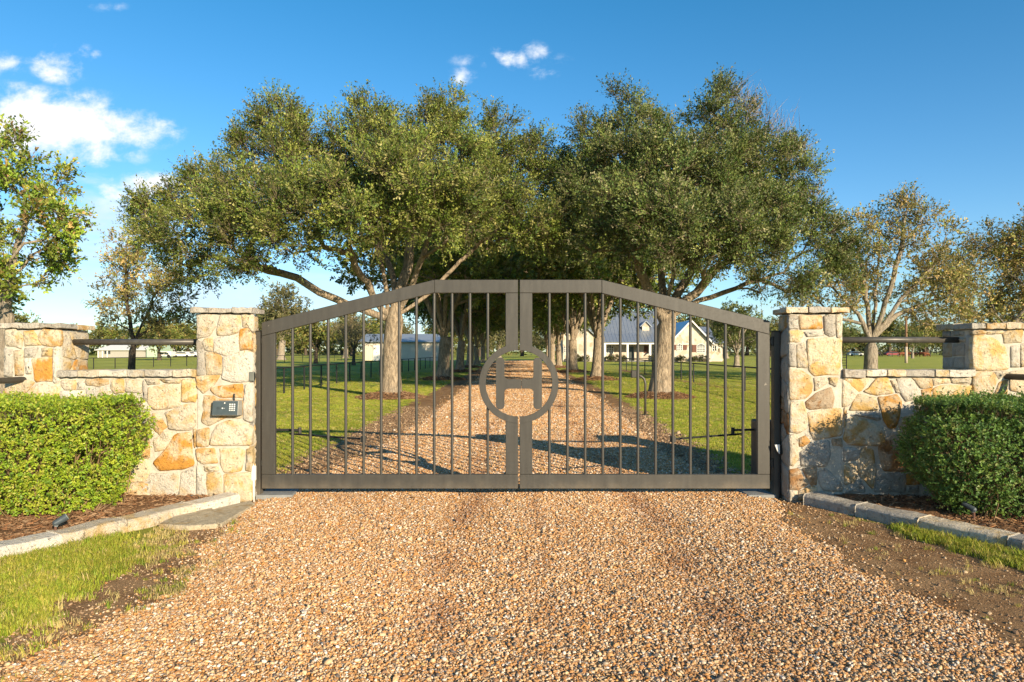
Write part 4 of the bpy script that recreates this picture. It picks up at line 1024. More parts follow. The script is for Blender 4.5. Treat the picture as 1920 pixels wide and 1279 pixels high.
# the two front oaks, from the photograph
BL = (gnd(733, 746)[0], gnd(733, 746)[1], 0)
lob = [(515, 215, 52, .8), (560, 250, 56, .2), (475, 262, 48, .4), (540, 310, 66, -.8), (690, 198, 46, .6), (665, 250, 58, 0), (715, 262, 62, -.6), (840, 196, 44, 1.4), (815, 245, 56, .8), (862, 262, 56, .6), (765, 300, 62, -.6), (942, 222, 36, 2.4), (935, 270, 50, 2.0), (1005, 262, 42, 3.0), (1015, 330, 58, 2.0),
       (405, 332, 56, .6), (345, 368, 52, .8), (285, 398, 42, 1.0), (255, 430, 30, 1.0), (310, 452, 50, .2), (390, 420, 66, -1.6), (470, 372, 74, -2.4), (560, 385, 80, -3.4), (655, 365, 84, -4.0), (760, 360, 84, -3.8), (855, 370, 78, -2.8), (945, 360, 66, -.8), (1000, 420, 56, -1.0), (1040, 440, 36, -.6),
       (445, 462, 56, -2.8), (535, 450, 58, -3.4), (385, 490, 42, -1.0), (330, 500, 34, .2), (480, 505, 34, -2.0), (635, 440, 52, -3.8), (730, 432, 58, -3.4), (825, 425, 54, -2.6), (925, 430, 58, -1.0), (610, 340, 90, 2.0), (760, 350, 100, 2.4), (900, 350, 84, 2.4), (480, 400, 74, 1.8)]
lob = [(a, b + (20 if b < 300 else 0) - (16 if b > 415 and 590 < a < 960 else 0), c, d) for a, b, c, d in lob]
lob = [pl(BL, a, b, c * .90, d, 1.05) for a, b, c, d in lob]
tree('oak_tree', 'wide dense live oak left of the drive with a long low side limb', 'tree', BL, lob,
     [(0, 0, -.1), (0, 0, .25), (.02, .0, .8), (.03, 0, 1.4), (.05, 0, 2.0), (.10, 0, 2.45), (.13, 0, 2.75)],
     [[pt(BL, 705, 592), pt(BL, 655, 570, -.1), pt(BL, 600, 548, -.3), pt(BL, 555, 520, -.5), pt(BL, 500, 508, -.6), pt(BL, 440, 470, -.5)],
      [pt(BL, 715, 580), pt(BL, 690, 530, -.5), pt(BL, 668, 500, -1.2), pt(BL, 655, 455, -1.8)], [pt(BL, 728, 575), pt(BL, 722, 530, .2), pt(BL, 712, 480, 0), pt(BL, 690, 400, -.3)],
      [pt(BL, 742, 575), pt(BL, 738, 520, .8), pt(BL, 720, 470, 1.2), pt(BL, 640, 330, 1.4)], [pt(BL, 750, 580), pt(BL, 775, 530, -.4), pt(BL, 790, 480, -.9), pt(BL, 815, 420, -1.2)],
      [pt(BL, 755, 590), pt(BL, 800, 555, .2), pt(BL, 850, 505, .3), pt(BL, 910, 445, .2), pt(BL, 960, 410, 0)], [pt(BL, 740, 575), pt(BL, 765, 500, .6), pt(BL, 770, 400, .6), pt(BL, 760, 290, .3)]],
     .31, 15, 32, 17, .080, 101, up=.6, sl=(.35, .85))
BR = (gnd(1238, 745)[0], gnd(1238, 745)[1], 0)
lob = [(1560, 520, 34, .4), (1500, 540, 34, .2), (1592, 488, 26, .6), (1440, 535, 28, -.6), (1345, 172, 38, .4), (1330, 215, 50, 0), (1165, 200, 46, .4), (1215, 225, 48, .2), (1120, 240, 42, .6), (1150, 270, 56, -.4), (1400, 205, 28, 1.0), (1405, 260, 46, .6), (1385, 290, 56, -.4), (1470, 290, 42, .6), (1495, 345, 48, .4), (1450, 340, 60, -.4), (1505, 400, 48, .2), (1110, 330, 56, -.6), (1205, 300, 62, -1.6), (1280, 310, 66, -2.0), (1345, 340, 68, -2.2), (1240, 365, 72, -2.8), (1430, 400, 66, -1.6),
       (1075, 390, 46, -.4), (1150, 400, 68, -2.4), (1250, 420, 76, -3.4), (1350, 420, 76, -3.0), (1445, 460, 56, -1.8), (1535, 440, 38, -.2), (1560, 478, 28, .2), (1585, 450, 24, .4), (1115, 450, 46, -1.8), (1200, 460, 56, -3.0), (1310, 480, 52, -3.0), (1395, 490, 46, -2.2), (1485, 490, 44, -1.0), (1070, 440, 40, 1.0), (1060, 350, 46, 2.4), (1540, 505, 30, .4),
       (1200, 370, 84, 2), (1320, 380, 90, 2.2), (1420, 410, 70, 2.0), (1250, 280, 66, 1.8), (1330, 470, 54, 2.2)]
lob = [(a, b + (18 if b < 290 else 0) - (12 if b > 445 and 1120 < a < 1420 else 0), c, d) for a, b, c, d in lob]
lob = [pl(BR, a, b, c * .90, d, 1.05) for a, b, c, d in lob]
tree('oak_tree', 'tall darker live oak right of the drive leaning over the gooseneck stand', 'tree', BR, lob,
     [(0, 0, -.1), (0, 0, .25), (.05, .0, .8), (.11, 0, 1.4), (.17, 0, 2.0), (.22, 0, 2.5), (.26, 0, 2.8)],
     [[pt(BR, 1238, 590), pt(BR, 1215, 545, -.3), pt(BR, 1195, 480, -.8), pt(BR, 1160, 400, -1.2)], [pt(BR, 1250, 580), pt(BR, 1262, 520, 0), pt(BR, 1268, 460, -.2), pt(BR, 1290, 330, -.2)],
      [pt(BR, 1258, 590), pt(BR, 1305, 550, -.2), pt(BR, 1340, 510, -.6), pt(BR, 1400, 450, -1)], [pt(BR, 1256, 595), pt(BR, 1310, 565, .6), pt(BR, 1380, 540, .6), pt(BR, 1470, 510, .4)],
      [pt(BR, 1246, 580), pt(BR, 1240, 500, .8), pt(BR, 1200, 380, 1), pt(BR, 1180, 260, .6)], [pt(BR, 1256, 580), pt(BR, 1300, 500, .9), pt(BR, 1380, 380, .9), pt(BR, 1400, 280, .6)]],
     .33, 15, 31, 17, .080, 202, up=.6, sl=(.35, .85), pal=[(.095, .138, .030), (.138, .168, .042), (.195, .205, .062), (.060, .098, .020), (.27, .245, .125)])
_t = [o for o in bpy.data.objects if o.name.startswith('oak_tree')][-1]; _q = np.random.default_rng(9); _a, _b = [], []
for px, py, rr, n_ in ((1405, 215, 30, 120), (1450, 250, 34, 110), (1485, 300, 34, 110), (1375, 190, 22, 60), (1520, 380, 26, 60)):
    c0 = np.array(pt(BR, px, py, .6)); p0 = c0 + _q.normal(0, 1, (n_, 3)) * rr / 53 * .5; d_ = nrm(_q.normal(0, .45, (n_, 3)) + np.array([.25, 0, 1.0])); _a.append(p0); _b.append(p0 + d_ * _q.uniform(.4, 1.1, n_)[:, None])
_v, _f = twigs(np.concatenate(_a), np.concatenate(_b), .011); link('bare_twigs', np_mesh('bare_twigs', _v, _f), PALEBARK, _t)
for (bx, by), sd_ in ((BL[:2], 1), (BR[:2], 2)): ringpts.append(ringchips(bx, by, 1.15, 1500, 60 + sd_))

def generic_lobes(Rr, H, zb, seed, n1=7, n2=6, n3=4):
    r = random.Random(seed); out = []
    for n, q, z, s in ((n1, .68, zb + (H - zb) * .22, .36), (n2, .52, zb + (H - zb) * .52, .36), (n3, .26, zb + (H - zb) * .80, .30), (2, .1, zb + (H - zb) * .45, .45)):
        for i in range(n):
            a = 6.283 * (i + r.uniform(-.3, .3)) / n; k = q * Rr * r.uniform(.8, 1.15); m = s * Rr * r.uniform(.75, 1.15)
            out.append((k * math.cos(a), k * math.sin(a), z + r.uniform(-.06, .06) * H, m, m, m * .8))
    return out
def straight(h, lean=.1, k=5): return [(lean * (i / k) ** 1.5, lean * .4 * i / k, -.1 + (h + .1) * i / k) for i in range(k + 1)]
def limbs_for(h, Rr, H, seed, n=5):
    r = random.Random(seed); out = []
    for i in range(n):
        a = 6.283 * (i + r.uniform(-.3, .3)) / n; k = r.uniform(.25, .6) * Rr
        out.append([(.05, 0, h), (.35 * k * math.cos(a), .35 * k * math.sin(a), h + .25 * (H - h)), (k * math.cos(a), k * math.sin(a), h + .55 * (H - h))])
    return out
def copy_tree(src, loc, rz, s, label, group=None):
    c = src.copy(); COL.objects.link(c); c.location = loc; c.rotation_euler = (0, 0, rz); c.scale = s; c['label'] = label
    if group: c['group'] = group
    for ch in list(src.children):
        d = ch.copy(); COL.objects.link(d); d.parent = c
    return c
AV = 'live oaks lining the drive'
av = []
for i in range(3):
    x, y, lab = [(-3.95, 39.0, 'second live oak along the left side of the drive, dark trunk'), (4.85, 39.0, 'second live oak along the right side of the drive, before the house porch'), (-4.1, 53.5, 'third live oak along the left side of the drive')][i]
    av.append(tree('oak_tree', lab, 'tree', (x, y, 0), generic_lobes(6.2, 12.6 - .4 * i, 4.4, 50 + i), straight(2.4, .15), limbs_for(2.4, 5.6, 11.5, 60 + i, 6), .30 + .03 * (i == 0), 8.5, 12, 13, .17, 300 + i * 10, group=AV))
spots = [(4.75, 53.0, 'third live oak along the right side of the drive'), (4.6, 66.5, 'fourth live oak along the right side of the drive'), (-4.2, 68, 'fourth live oak along the left side of the drive'), (4.7, 80, 'fifth live oak along the right side of the drive'),
         (-4.2, 82, 'fifth live oak along the left side of the drive'), (-4.1, 96, 'last live oak along the left side of the drive'), (4.9, 94, 'last live oak along the right side of the drive')]
for i, (x, y, lab) in enumerate(spots): copy_tree(av[(i + 1) % 3], (x, y, 0), 1.3 + i * 1.9, (random.uniform(.9, 1.05),) * 3, lab, AV)
for (x, y) in [(-3.95, 39), (4.85, 39), (-4.1, 53.5), (4.75, 53), (4.6, 66.5), (-4.2, 68)]: ringpts.append(ringchips(x, y, 1.3, 350, int(x * 10 + y * 100) % 9999, .16))
# mulch mounds round the oaks
for (x, y) in [BL[:2], BR[:2], (-3.95, 39), (4.85, 39), (-4.1, 53.5), (4.75, 53), (4.6, 66.5), (-4.2, 68)]:
    vs = []; n = 36
    rr = [1.0, .8, .5, .2]
    for k, q in enumerate(rr):
        for i in range(n):
            a = 6.283 * i / n; m = 1.22 * q * (1 + .07 * math.sin(3 * a + x) + .04 * math.sin(7 * a)); vs.append((x + m * math.cos(a), y + m * math.sin(a), .004 if k == 0 else .20 * (1 - q * q) + random.gauss(0, .01)))
    fs = [(k * n + i, k * n + (i + 1) % n, (k + 1) * n + (i + 1) % n, (k + 1) * n + i) for k in range(3) for i in range(n)] + [tuple(3 * n + i for i in range(n))]
    MB().add(vs, fs).build('mulch_mound', MULCH, smooth=True)['kind'] = 'structure'
scatter('bark_mulch', CHIPS, *cat([chips(visL, 16000, 31, .075), chips(visR, 13000, 32, .075)] + ringpts), 'shredded brown bark mulch in the beds and round the oaks')

# side trees
YEL = [(.21, .31, .035), (.28, .35, .05), (.33, .32, .06), (.15, .24, .03), (.38, .25, .09)]
BROWN = [(.27, .235, .075), (.34, .26, .08), (.19, .21, .05), (.40, .27, .11), (.25, .27, .06)]
b0 = (at(8, 0, 19)[0], 19, 0)
tree('ash_tree', 'bright green open branched tree rising behind the sunlit broad pillar', 'tree', b0, [pl(b0, a, b, c, d) for a, b, c, d in
     [(45, 300, 42, 0), (90, 350, 40, .5), (20, 370, 50, -.5), (125, 385, 32, 0), (70, 420, 46, -.8), (-20, 330, 50, .4), (-40, 430, 60, 0), (105, 470, 36, .4), (120, 430, 30, -.4), (30, 520, 36, -.5), (-60, 520, 60, .5), (70, 500, 34, .6), (-20, 560, 40, .3)]],
     straight(2.6, .05), [[pt(b0, 15, 570), pt(b0, 28, 490), pt(b0, 45, 410), pt(b0, 48, 330)], [pt(b0, 10, 570), pt(b0, 22, 520, .3), pt(b0, 60, 480, .4), pt(b0, 110, 440, .3)], [pt(b0, 8, 570), pt(b0, -20, 480, -.3), pt(b0, -40, 400)]],
     .19, 17, 20, 12, .11, 410, pal=YEL, bark=PALEBARK, sl=(.3, .6))
b1 = (at(246, 0, 36)[0], 36, 0)
tree('elm_tree', 'slender dark sparse tree seen over the pipe rail between the stone pillars', 'tree', b1, [pl(b1, a, b, c, d) for a, b, c, d in
     [(230, 500, 36, 0), (270, 490, 36, .5), (300, 535, 40, -.5), (215, 560, 30, 0), (250, 560, 36, .6), (330, 560, 36, 0), (290, 600, 30, -.5), (340, 600, 24, .4), (210, 590, 24, -.4), (260, 610, 26, .3), (225, 470, 24, 0)]],
     straight(1.6, .05), [[pt(b1, 250, 640), pt(b1, 240, 580), pt(b1, 235, 500)], [pt(b1, 250, 640), pt(b1, 275, 590), pt(b1, 300, 530)], [pt(b1, 250, 640), pt(b1, 300, 600), pt(b1, 340, 580)]],
     .17, 12, 15, 10, .125, 430, pal=BROWN, bark=DARKBARK, sl=(.4, .8))
b2 = (at(1632, 0, 33)[0], 33, 0)
tree('elm_tree', 'wide pale branched tree with thin brownish foliage beyond the shadowed wall', 'tree', b2, [pl(b2, a, b, c, d) for a, b, c, d in
     [(1560, 440, 30, .8), (1820, 500, 34, .9), (1800, 590, 30, .6), (1740, 590, 34, .9), (1490, 590, 30, .8), (1700, 400, 34, .6), (1600, 520, 40, 1), (1760, 520, 40, .8), (1690, 390, 30, 0), (1650, 420, 40, .4), (1720, 420, 36, -.4), (1600, 430, 30, 0), (1760, 440, 28, .3), (1690, 470, 42, -.8), (1620, 490, 42, -.4), (1560, 500, 36, .2), (1740, 500, 42, 0), (1790, 500, 26, .4), (1660, 540, 38, .6), (1580, 560, 36, -.5), (1720, 560, 38, .5), (1520, 550, 30, 0), (1540, 580, 26, .3), (1790, 550, 34, -.3), (1610, 585, 26, .6)]],
     straight(1.75, .05), [[pt(b2, 1632, 640), pt(b2, 1610, 590), pt(b2, 1560, 540), pt(b2, 1520, 520)], [pt(b2, 1632, 640), pt(b2, 1625, 560, .4), pt(b2, 1610, 470, .4)], [pt(b2, 1634, 640), pt(b2, 1660, 570, -.3), pt(b2, 1690, 470, -.4), pt(b2, 1695, 400, -.3)],
       [pt(b2, 1634, 640), pt(b2, 1690, 560), pt(b2, 1760, 490)], [pt(b2, 1634, 640), pt(b2, 1680, 590, .5), pt(b2, 1770, 555, .6)], [pt(b2, 1632, 640), pt(b2, 1645, 540, .6), pt(b2, 1650, 430, .6)]],
     .30, 13, 15, 9, .115, 450, pal=BROWN, bark=PALEBARK, sl=(.4, .8), tw=(.3, .25, .18))
b3 = (at(1878, 0, 35)[0], 35, 0)
tree('elm_tree', 'brown green spreading tree rising behind the shaded broad pillar', 'tree', b3, [pl(b3, a, b, c, d) for a, b, c, d in
     [(1860, 600, 36, .9), (1930, 600, 44, .9), (1780, 530, 34, .8), (1960, 420, 44, .4), (2010, 480, 50, .4), (1930, 440, 40, -.6), (1810, 490, 34, .6), (1870, 455, 36, .5), (1850, 470, 36, 0), (1900, 460, 40, .4), (1950, 470, 40, 0), (1820, 520, 36, -.4), (1880, 520, 44, .4), (1940, 530, 50, -.4), (1850, 570, 42, .2), (1910, 580, 46, .3), (1980, 560, 50, 0), (1800, 570, 30, .3)]],
     straight(1.7, .05), limbs_for(1.7, 4.5, 6.5, 5, 6), .30, 13, 15, 9, .12, 470, pal=BROWN, bark=PALEBARK, sl=(.4, .8))
# smaller trees in the paddocks and the far tree line: four shapes, copied
PAD = 'trees standing in the paddocks'
b4 = (at(1381, 0, 68)[0], 68, 0)
s1 = tree('pecan_tree', 'pale trunked small tree on a mulch ring right of the house', 'tree', b4, generic_lobes(3.2, 6.6, 2.2, 81, 6, 5, 3), straight(1.2, .05), limbs_for(1.2, 3, 6, 7, 5), .24, 8, 8, 8, .20, 500, pal=[(.10, .13, .03), (.13, .14, .04), (.08, .10, .02)], pw=(.4, .3, .3), bark=PALEBARK, group=PAD, sl=(.4, .8))
b5 = (at(527, 0, 125)[0], 125, 0)
s2 = tree('pecan_tree', 'tall pale trunked pecan with a thin crown far beyond the gate corner', 'tree', b5, generic_lobes(6.5, 13, 4, 82, 6, 5, 3), straight(3.5, .2), limbs_for(3.5, 6, 12, 8, 6), .60, 3.2, 9, 8, .36, 520, pal=[(.15, .14, .06), (.19, .16, .07), (.11, .12, .04)], pw=(.4, .3, .3), bark=PALEBARK, group=PAD, sl=(.6, 1.4))
b6 = (at(663, 0, 78)[0], 78, 0)
s3 = tree('mesquite_tree', 'bare brownish fan shaped tree left of the cream metal building', 'tree', b6, generic_lobes(2.8, 6.2, 2.0, 83, 6, 5, 3), straight(1.6, .02), limbs_for(1.6, 2.4, 6, 9, 7), .17, 9, 7, 3, .16, 540, pal=[(.20, .15, .08), (.16, .13, .06)], pw=(.5, .5), bark=DARKBARK, group=PAD, sl=(.4, .9), tw=(.24, .18, .11))
b7 = (at(592, 0, 88)[0], 88, 0)
s4 = tree('dense_tree', 'small dark round crowned tree by the far black fence', 'tree', b7, generic_lobes(3.2, 6.0, 1.8, 84, 7, 6, 3), straight(1.4, .05), limbs_for(1.4, 3, 5.5, 10, 5), .22, 6, 9, 9, .26, 560, pal=[(.13, .16, .032), (.19, .19, .042), (.25, .20, .06)], pw=(.4, .35, .25), bark=DARKBARK, group=PAD, sl=(.5, 1.0))
FAR = 'trees of the far tree line'
far = [(-150, 190, 's4', 1.9), (-128, 175, 's4', 2.0), (-108, 205, 's4', 1.8), (-88, 178, 's4', 1.7), (-116, 150, 's2', .75), (-72, 196, 's4', 2.1), (-60, 170, 's4', 1.7), (-48, 205, 's4', 2.0), (-62, 120, 's4', 1.25), (-39, 160, 's2', .8), (-34, 192, 's4', 1.9), (-22, 210, 's4', 1.9), (-26, 150, 's2', .72),
       (-9, 190, 's4', 1.6), (-3, 160, 's2', .7), (3, 205, 's4', 1.8), (9, 158, 's2', .75), (17, 190, 's4', 1.7), (29, 170, 's4', 1.9), (40, 200, 's4', 1.9), (47, 150, 's2', .8), (52, 178, 's4', 1.7), (62, 205, 's4', 1.9), (72, 190, 's4', 1.5), (84, 215, 's4', 1.9), (94, 198, 's4', 1.5), (106, 225, 's4', 2.0), (116, 200, 's4', 1.6), (130, 215, 's4', 1.9),
       (58, 122, 's1', 1.1), (150, 200, 's4', 1.9), (-170, 215, 's4', 2.1), (36, 118, 's2', .62), (-100, 92, 's4', 1.5), (88, 150, 's1', 1.0), (75, 240, 's4', 2.1), (48, 235, 's4', 2.1), (98, 245, 's4', 2.0), (-84, 235, 's4', 2.2), (-56, 240, 's4', 2.2)]
_r = random.Random(5)
for k in range(46):
    a = -1.02 + 2.04 * (k + _r.uniform(-.3, .3)) / 45; Y = _r.uniform(225, 270)
    if abs(a) > .06: far.append((a * Y * .98, Y, 's4', _r.uniform(1.7, 2.5)))
kinds = {'s1': (s1, 'pale open crowned'), 's2': (s2, 'tall thin crowned'), 's4': (s4, 'dark bushy')}
def where(x, y):
    px = 960 + x / y * F
    for lim, t in ((180, 'behind the sunlit broad pillar'), (370, 'beyond the white roofed barn'), (500, 'behind the keypad pillar'), (665, 'beyond the far black fence on the left'), (830, 'behind the cream metal building'), (935, 'behind the left row of oaks'), (1030, 'at the end of the drive'), (1360, 'behind the stone house'), (1450, 'right of the stone house'), (1590, 'behind the shaded gate pillar'), (1760, 'beyond the grazing cows'), (9999, 'behind the shaded broad pillar')):
        if px < lim: return t
cnt = {}
ords = ['first', 'second', 'third', 'fourth', 'fifth', 'sixth', 'seventh', 'eighth', 'ninth', 'tenth', 'eleventh', 'twelfth', 'thirteenth', 'fourteenth', 'fifteenth', 'sixteenth']
far.sort(key=lambda a: a[0] / a[1])
tot = {}
for x, y, k_, s in far: tot[(k_, where(x, y))] = tot.get((k_, where(x, y)), 0) + 1
for i, (x, y, k_, s) in enumerate(far):
    key = (k_, where(x, y)); cnt[key] = cnt.get(key, 0) + 1
    o = '' if tot[key] == 1 else ', %s from the left' % ords[cnt[key] - 1]
    copy_tree(kinds[k_][0], (x, y, 0), i * 2.4, (s * random.uniform(.95, 1.15), s * random.uniform(.95, 1.15), s * random.uniform(.85, 1.05)), '%s far tree %s%s' % (kinds[k_][1], key[1], o), FAR)

_g = np.random.default_rng(77); nw = 1000
_a = np.linspace(-1.15, 1.15, nw) + _g.normal(0, .006, nw); _Y = _g.uniform(262, 300, nw); _top = 6.5 + 2.5 * np.sin(9 * _a) + 1.5 * np.sin(31 * _a + 1)
_P = np.stack([_a * _Y, _Y, -.5 + _g.uniform(0, 1, nw) * (_top + 1)], 1)
wd = link('distant_wood', crown_mesh(_P, np.tile([0, -.8, .5], (nw, 1)), np.full(nw, 2.2), 16, 8, .8, [(.13, .15, .04), (.19, .18, .05), (.24, .19, .07)], (.4, .35, .25), 780, (.2, .16, .1), .3, (.6, 1.6)), LEAF)
tag(wd, 'low mixed wood closing the horizon behind the far trees', kind='stuff')

# ------------------------------------------------------------------ hedges
def hedge(name, label, foot, ztop, seed, pal, pw, n, hole=.16):
    r = np.random.default_rng(seed); cx = sum(p[0] for p in foot) / len(foot); cy = sum(p[1] for p in foot) / len(foot)
    root = thing(name, (cx, cy, .08), label, 'hedge', 'clipped hedges in front of the walls')
    poly = foot
    for _ in range(3): poly = chaikin(poly, 1, .25)
    A = np.array(poly); Bp = np.roll(A, -1, 0); L = np.linalg.norm(Bp - A, axis=1); nrml = np.stack([(Bp - A)[:, 1], -(Bp - A)[:, 0]], 1) / L[:, None]
    area2 = np.sum(A[:, 0] * Bp[:, 1] - Bp[:, 0] * A[:, 1])
    if area2 < 0: nrml = -nrml
    def onside(m, depth):
        i = r.choice(len(A), m, p=L / L.sum()); t = r.uniform(0, 1, m)[:, None]; z = r.uniform(.10, ztop, m); h = (z - .1) / (ztop - .1)
        ins = .30 * np.clip((.42 - h) / .42, 0, 1) ** 1.4 + .20 * np.clip((h - .74) / .26, 0, 1) ** 2 + depth - .05 * np.sin(4.3 * A[i, 0] + 5 * z) - .04 * np.sin(8 * A[i, 1] - 6 * z + 1)
        p = A[i] * (1 - t) + Bp[i] * t - nrml[i] * ins[:, None]
        return np.column_stack([p, z]), np.column_stack([nrml[i], .35 + .9 * np.clip((h - .75) / .25, 0, 1)])
    def ontop(m):
        lo, hi = A.min(0), A.max(0); x = r.uniform(lo[0], hi[0], m * 2); y = r.uniform(lo[1], hi[1], m * 2); k_ = inpoly(x, y, [tuple(a) for a in A]); x, y = x[k_][:m], y[k_][:m]
        return np.column_stack([x, y, ztop - .03 + .022 * np.sin(5 * x + 3 * y) + .014 * np.sin(11 * y - 4 * x) + r.normal(0, .012, len(x))]), np.tile([0, -.1, 1.], (len(x), 1))
    sp, so = onside(int(n * .62), np.abs(r.normal(0, .05, int(n * .62)))); tp, to = ontop(int(n * .30)); ip, io = onside(int(n * .34), r.uniform(.06, .28, int(n * .34)))
    p = np.concatenate([sp, tp, ip]); o = np.concatenate([so, to, io])
    # thin spots where the twigs show
    f = np.sin(7.3 * p[:, 0] + 2 * np.sin(5 * p[:, 2])) * np.sin(8.1 * p[:, 2] + 3.3 * p[:, 1]) ; f = f + .35 * np.sin(2.3 * p[:, 0] + 3.1 * p[:, 2] + 1); kp_ = (f < .55) | (r.uniform(0, 1, len(p)) > .75) | (p[:, 2] > ztop - .15); p, o = p[kp_], o[kp_]
    m = len(p); o = nrm(o); d = nrm(o + r.normal(0, .45, (m, 3)) + np.array([0, 0, .35])); ln = r.uniform(.05, .11, m) * np.where(r.uniform(0, 1, m) < .03, 1.9, 1); en = p + d * ln[:, None]
    nl = 9; j = np.repeat(np.arange(m), nl); t = np.tile(np.linspace(.15, 1, nl), m); lp = p[j] + (en - p)[j] * t[:, None]
    ld = nrm(d[j] * .6 + rand_unit(r, m * nl)); nn = nrm(o[j] * .7 + d[j] * .4 + rand_unit(r, m * nl) * .7)
    ci = r.choice(len(pal), m, p=pw); c = np.asarray(pal)[ci][j] * r.uniform(.75, 1.25, (m * nl, 1)); Ls = r.uniform(.012, .036, m * nl)
    v, f_, cc = leaves(lp, ld, nn, Ls, Ls * .30, c, r); tv, tf = twigs(p - d * .05, en, .0016)
    V = np.concatenate([v, tv]) - np.array([cx, cy, .08]); link('foliage', np_mesh('foliage', V, np.concatenate([f_, tf + len(v)]), False, np.concatenate([cc, np.tile([.16, .10, .055], (len(tv), 1))])), HLEAF, root)
    b = MB()
    ip, io = onside(620, r.uniform(.02, .16, 620))
    for q, oo in zip(ip, io):
        t0 = (q[0] - oo[0] * .30 + r.normal(0, .06), q[1] - oo[1] * .30 + r.normal(0, .06), max(.06, q[2] - r.uniform(.25, .7))); mid = ((t0[0] + q[0]) / 2 + r.normal(0, .03), (t0[1] + q[1]) / 2 + r.normal(0, .03), (t0[2] + q[2]) / 2 - .03)
        b.tube([t0, mid, tuple(q)], [.006, .0045, .002], 4, False)
    b.build('stems', plain('hedge_twig', (.24, .155, .085), .9), root)
    return root
HG = [(.32, .42, .032), (.25, .37, .03), (.40, .45, .045), (.16, .27, .03), (.44, .43, .08)]
hedge('clipped_hedge', 'rounded yellow green hedge in full sun before the cream wall', [(-3.77, 7.08), (-3.75, 6.80), (-4.03, 6.38), (-4.75, 5.98), (-6.6, 5.35), (-7.6, 5.6), (-7.6, 7.2), (-4.3, 7.22)], 1.12, 71, HG, (.3, .25, .2, .15, .1), 16500)
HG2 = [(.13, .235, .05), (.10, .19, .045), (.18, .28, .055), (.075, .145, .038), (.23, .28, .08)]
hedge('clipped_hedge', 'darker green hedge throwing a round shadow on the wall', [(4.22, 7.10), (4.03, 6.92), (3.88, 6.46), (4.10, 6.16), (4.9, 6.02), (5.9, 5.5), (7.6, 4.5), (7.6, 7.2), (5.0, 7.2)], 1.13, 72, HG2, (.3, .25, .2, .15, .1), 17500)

# ------------------------------------------------------------------ fences, gooseneck stand
def fence(label, pts, spacing, h, wires=3, group='black pipe fences round the paddocks', pw=.038, thick=1):
    root = thing('paddock_fence', (*pts[0], 0), label, 'fence', group)
    for (x0, y0), (x1, y1) in zip(pts, pts[1:]):
        L = math.hypot(x1 - x0, y1 - y0); n = max(1, round(L / spacing))
        for i in range(n + 1):
            if i == n and (x1, y1) != pts[-1]: continue
            t = i / n; x, y = x0 + (x1 - x0) * t, y0 + (y1 - y0) * t
            MB().tube([(x, y, -.1), (x, y, h - .02)], pw * thick, 7).build('post', BLACK, root)
        MB().tube([(x0, y0, h), (x1, y1, h)], pw * .8 * thick, 7).build('top_rail', BLACK, root)
        for k_ in range(wires):
            z = h * (k_ + .5) / (wires + .3); MB().tube([(x0, y0, z), (x1, y1, z)], .005 * thick, 4).build('wire', BLACK, root)
    return root
fence('black pipe and wire fence along the left lawn from the gate to the metal building', [(-8.8, 13.5), (-8.8, 31.5), (-8.6, 50), (-7.4, 76)], 2.6, 1.0, 4)
fence('black pipe and wire fence along the right lawn before the house', [(9.4, 12), (9.4, 58.7), (12.5, 58.7)], 2.6, 1.0, 4)
fence('far black fence crossing the left paddock before the barn', [(-52, 46), (-38, 62), (-27, 117)], 2.6, 1.0, 3, thick=1.1)
fence('far dark fence along the back of the right paddock before the tree line', [(38, 190), (150, 185)], 5, 1.2, 2, thick=2)
g0 = gnd(1210, 779)
gk = thing('gooseneck_stand', (*g0, 0), 'dark gooseneck keypad stand in the lawn right of the drive', 'keypad stand')
zt_ = EYE - (706 - HOR) * g0[1] / F
MB().tube([(g0[0], g0[1], -.05), (g0[0], g0[1], zt_ - .18), (g0[0] - .03, g0[1], zt_ - .06), (g0[0] - .11, g0[1], zt_ + .01), (g0[0] - .24, g0[1], zt_ + .06)], .03, 10).build('bent_pole', PIPE, gk, smooth=True)
MB().box(g0[0] - .36, g0[0] - .22, g0[1] - .05, g0[1] + .05, zt_ - .03, zt_ + .16).build('keypad_head', STEEL, gk, bevel=.01)
MB().box(g0[0] - .09, g0[0] + .09, g0[1] - .09, g0[1] + .09, .0, .02).build('base_plate', STEEL, gk)
fg = at(1580, 685, 62); fr_ = thing('farm_gate', (fg.x, 62, 0), 'small black barred farm gate beside the pale branched tree', 'farm gate')
for z in (.3, .55, .8, 1.05, 1.3): MB().tube([(fg.x - 2.2, 62, z), (fg.x + .35, 62, z)], .03, 5).build('bar', BLACK, fr_)
for x in (-2.2, .35): MB().tube([(fg.x + x, 62, 0), (fg.x + x, 62, 1.36)], .045, 6).build('upright', BLACK, fr_)

# ------------------------------------------------------------------ buildings
def limestone_far():
    m, n, b = mat('house_limestone', None, .9, 0, .1); p = worldpos(n); v = n.node('ShaderNodeTexVoronoi'); n.put(v.inputs['Vector'], p); v.inputs['Scale'].default_value = 1.9
    s = n.node('ShaderNodeSeparateColor'); n.put(s.inputs[0], v.outputs['Color']); c = n.ramp(s.outputs[0], [(0, (.38, .30, .21)), (.4, (.48, .41, .32)), (1, (.57, .52, .44))]); n.put(b.inputs['Base Color'], c); bump(n, b, n.noise(p, 6, 4), .03); return m
HST = limestone_far()
METAL = plain('grey_metal_roof', (.30, .33, .37), .35, .55, .08, 2)
CREAM = plain('cream_metal_siding', (.52, .465, .37), .6, 0, .06, 1)
TRIM = plain('white_trim', (.68, .66, .6), .6, 0, .05, 2)
GLASS = plain('dark_window_glass', (.03, .04, .05), .08, 0, .2, 1, .6)
SHUT = plain('brown_shutter', (.13, .055, .035), .7, 0, .1, 3)
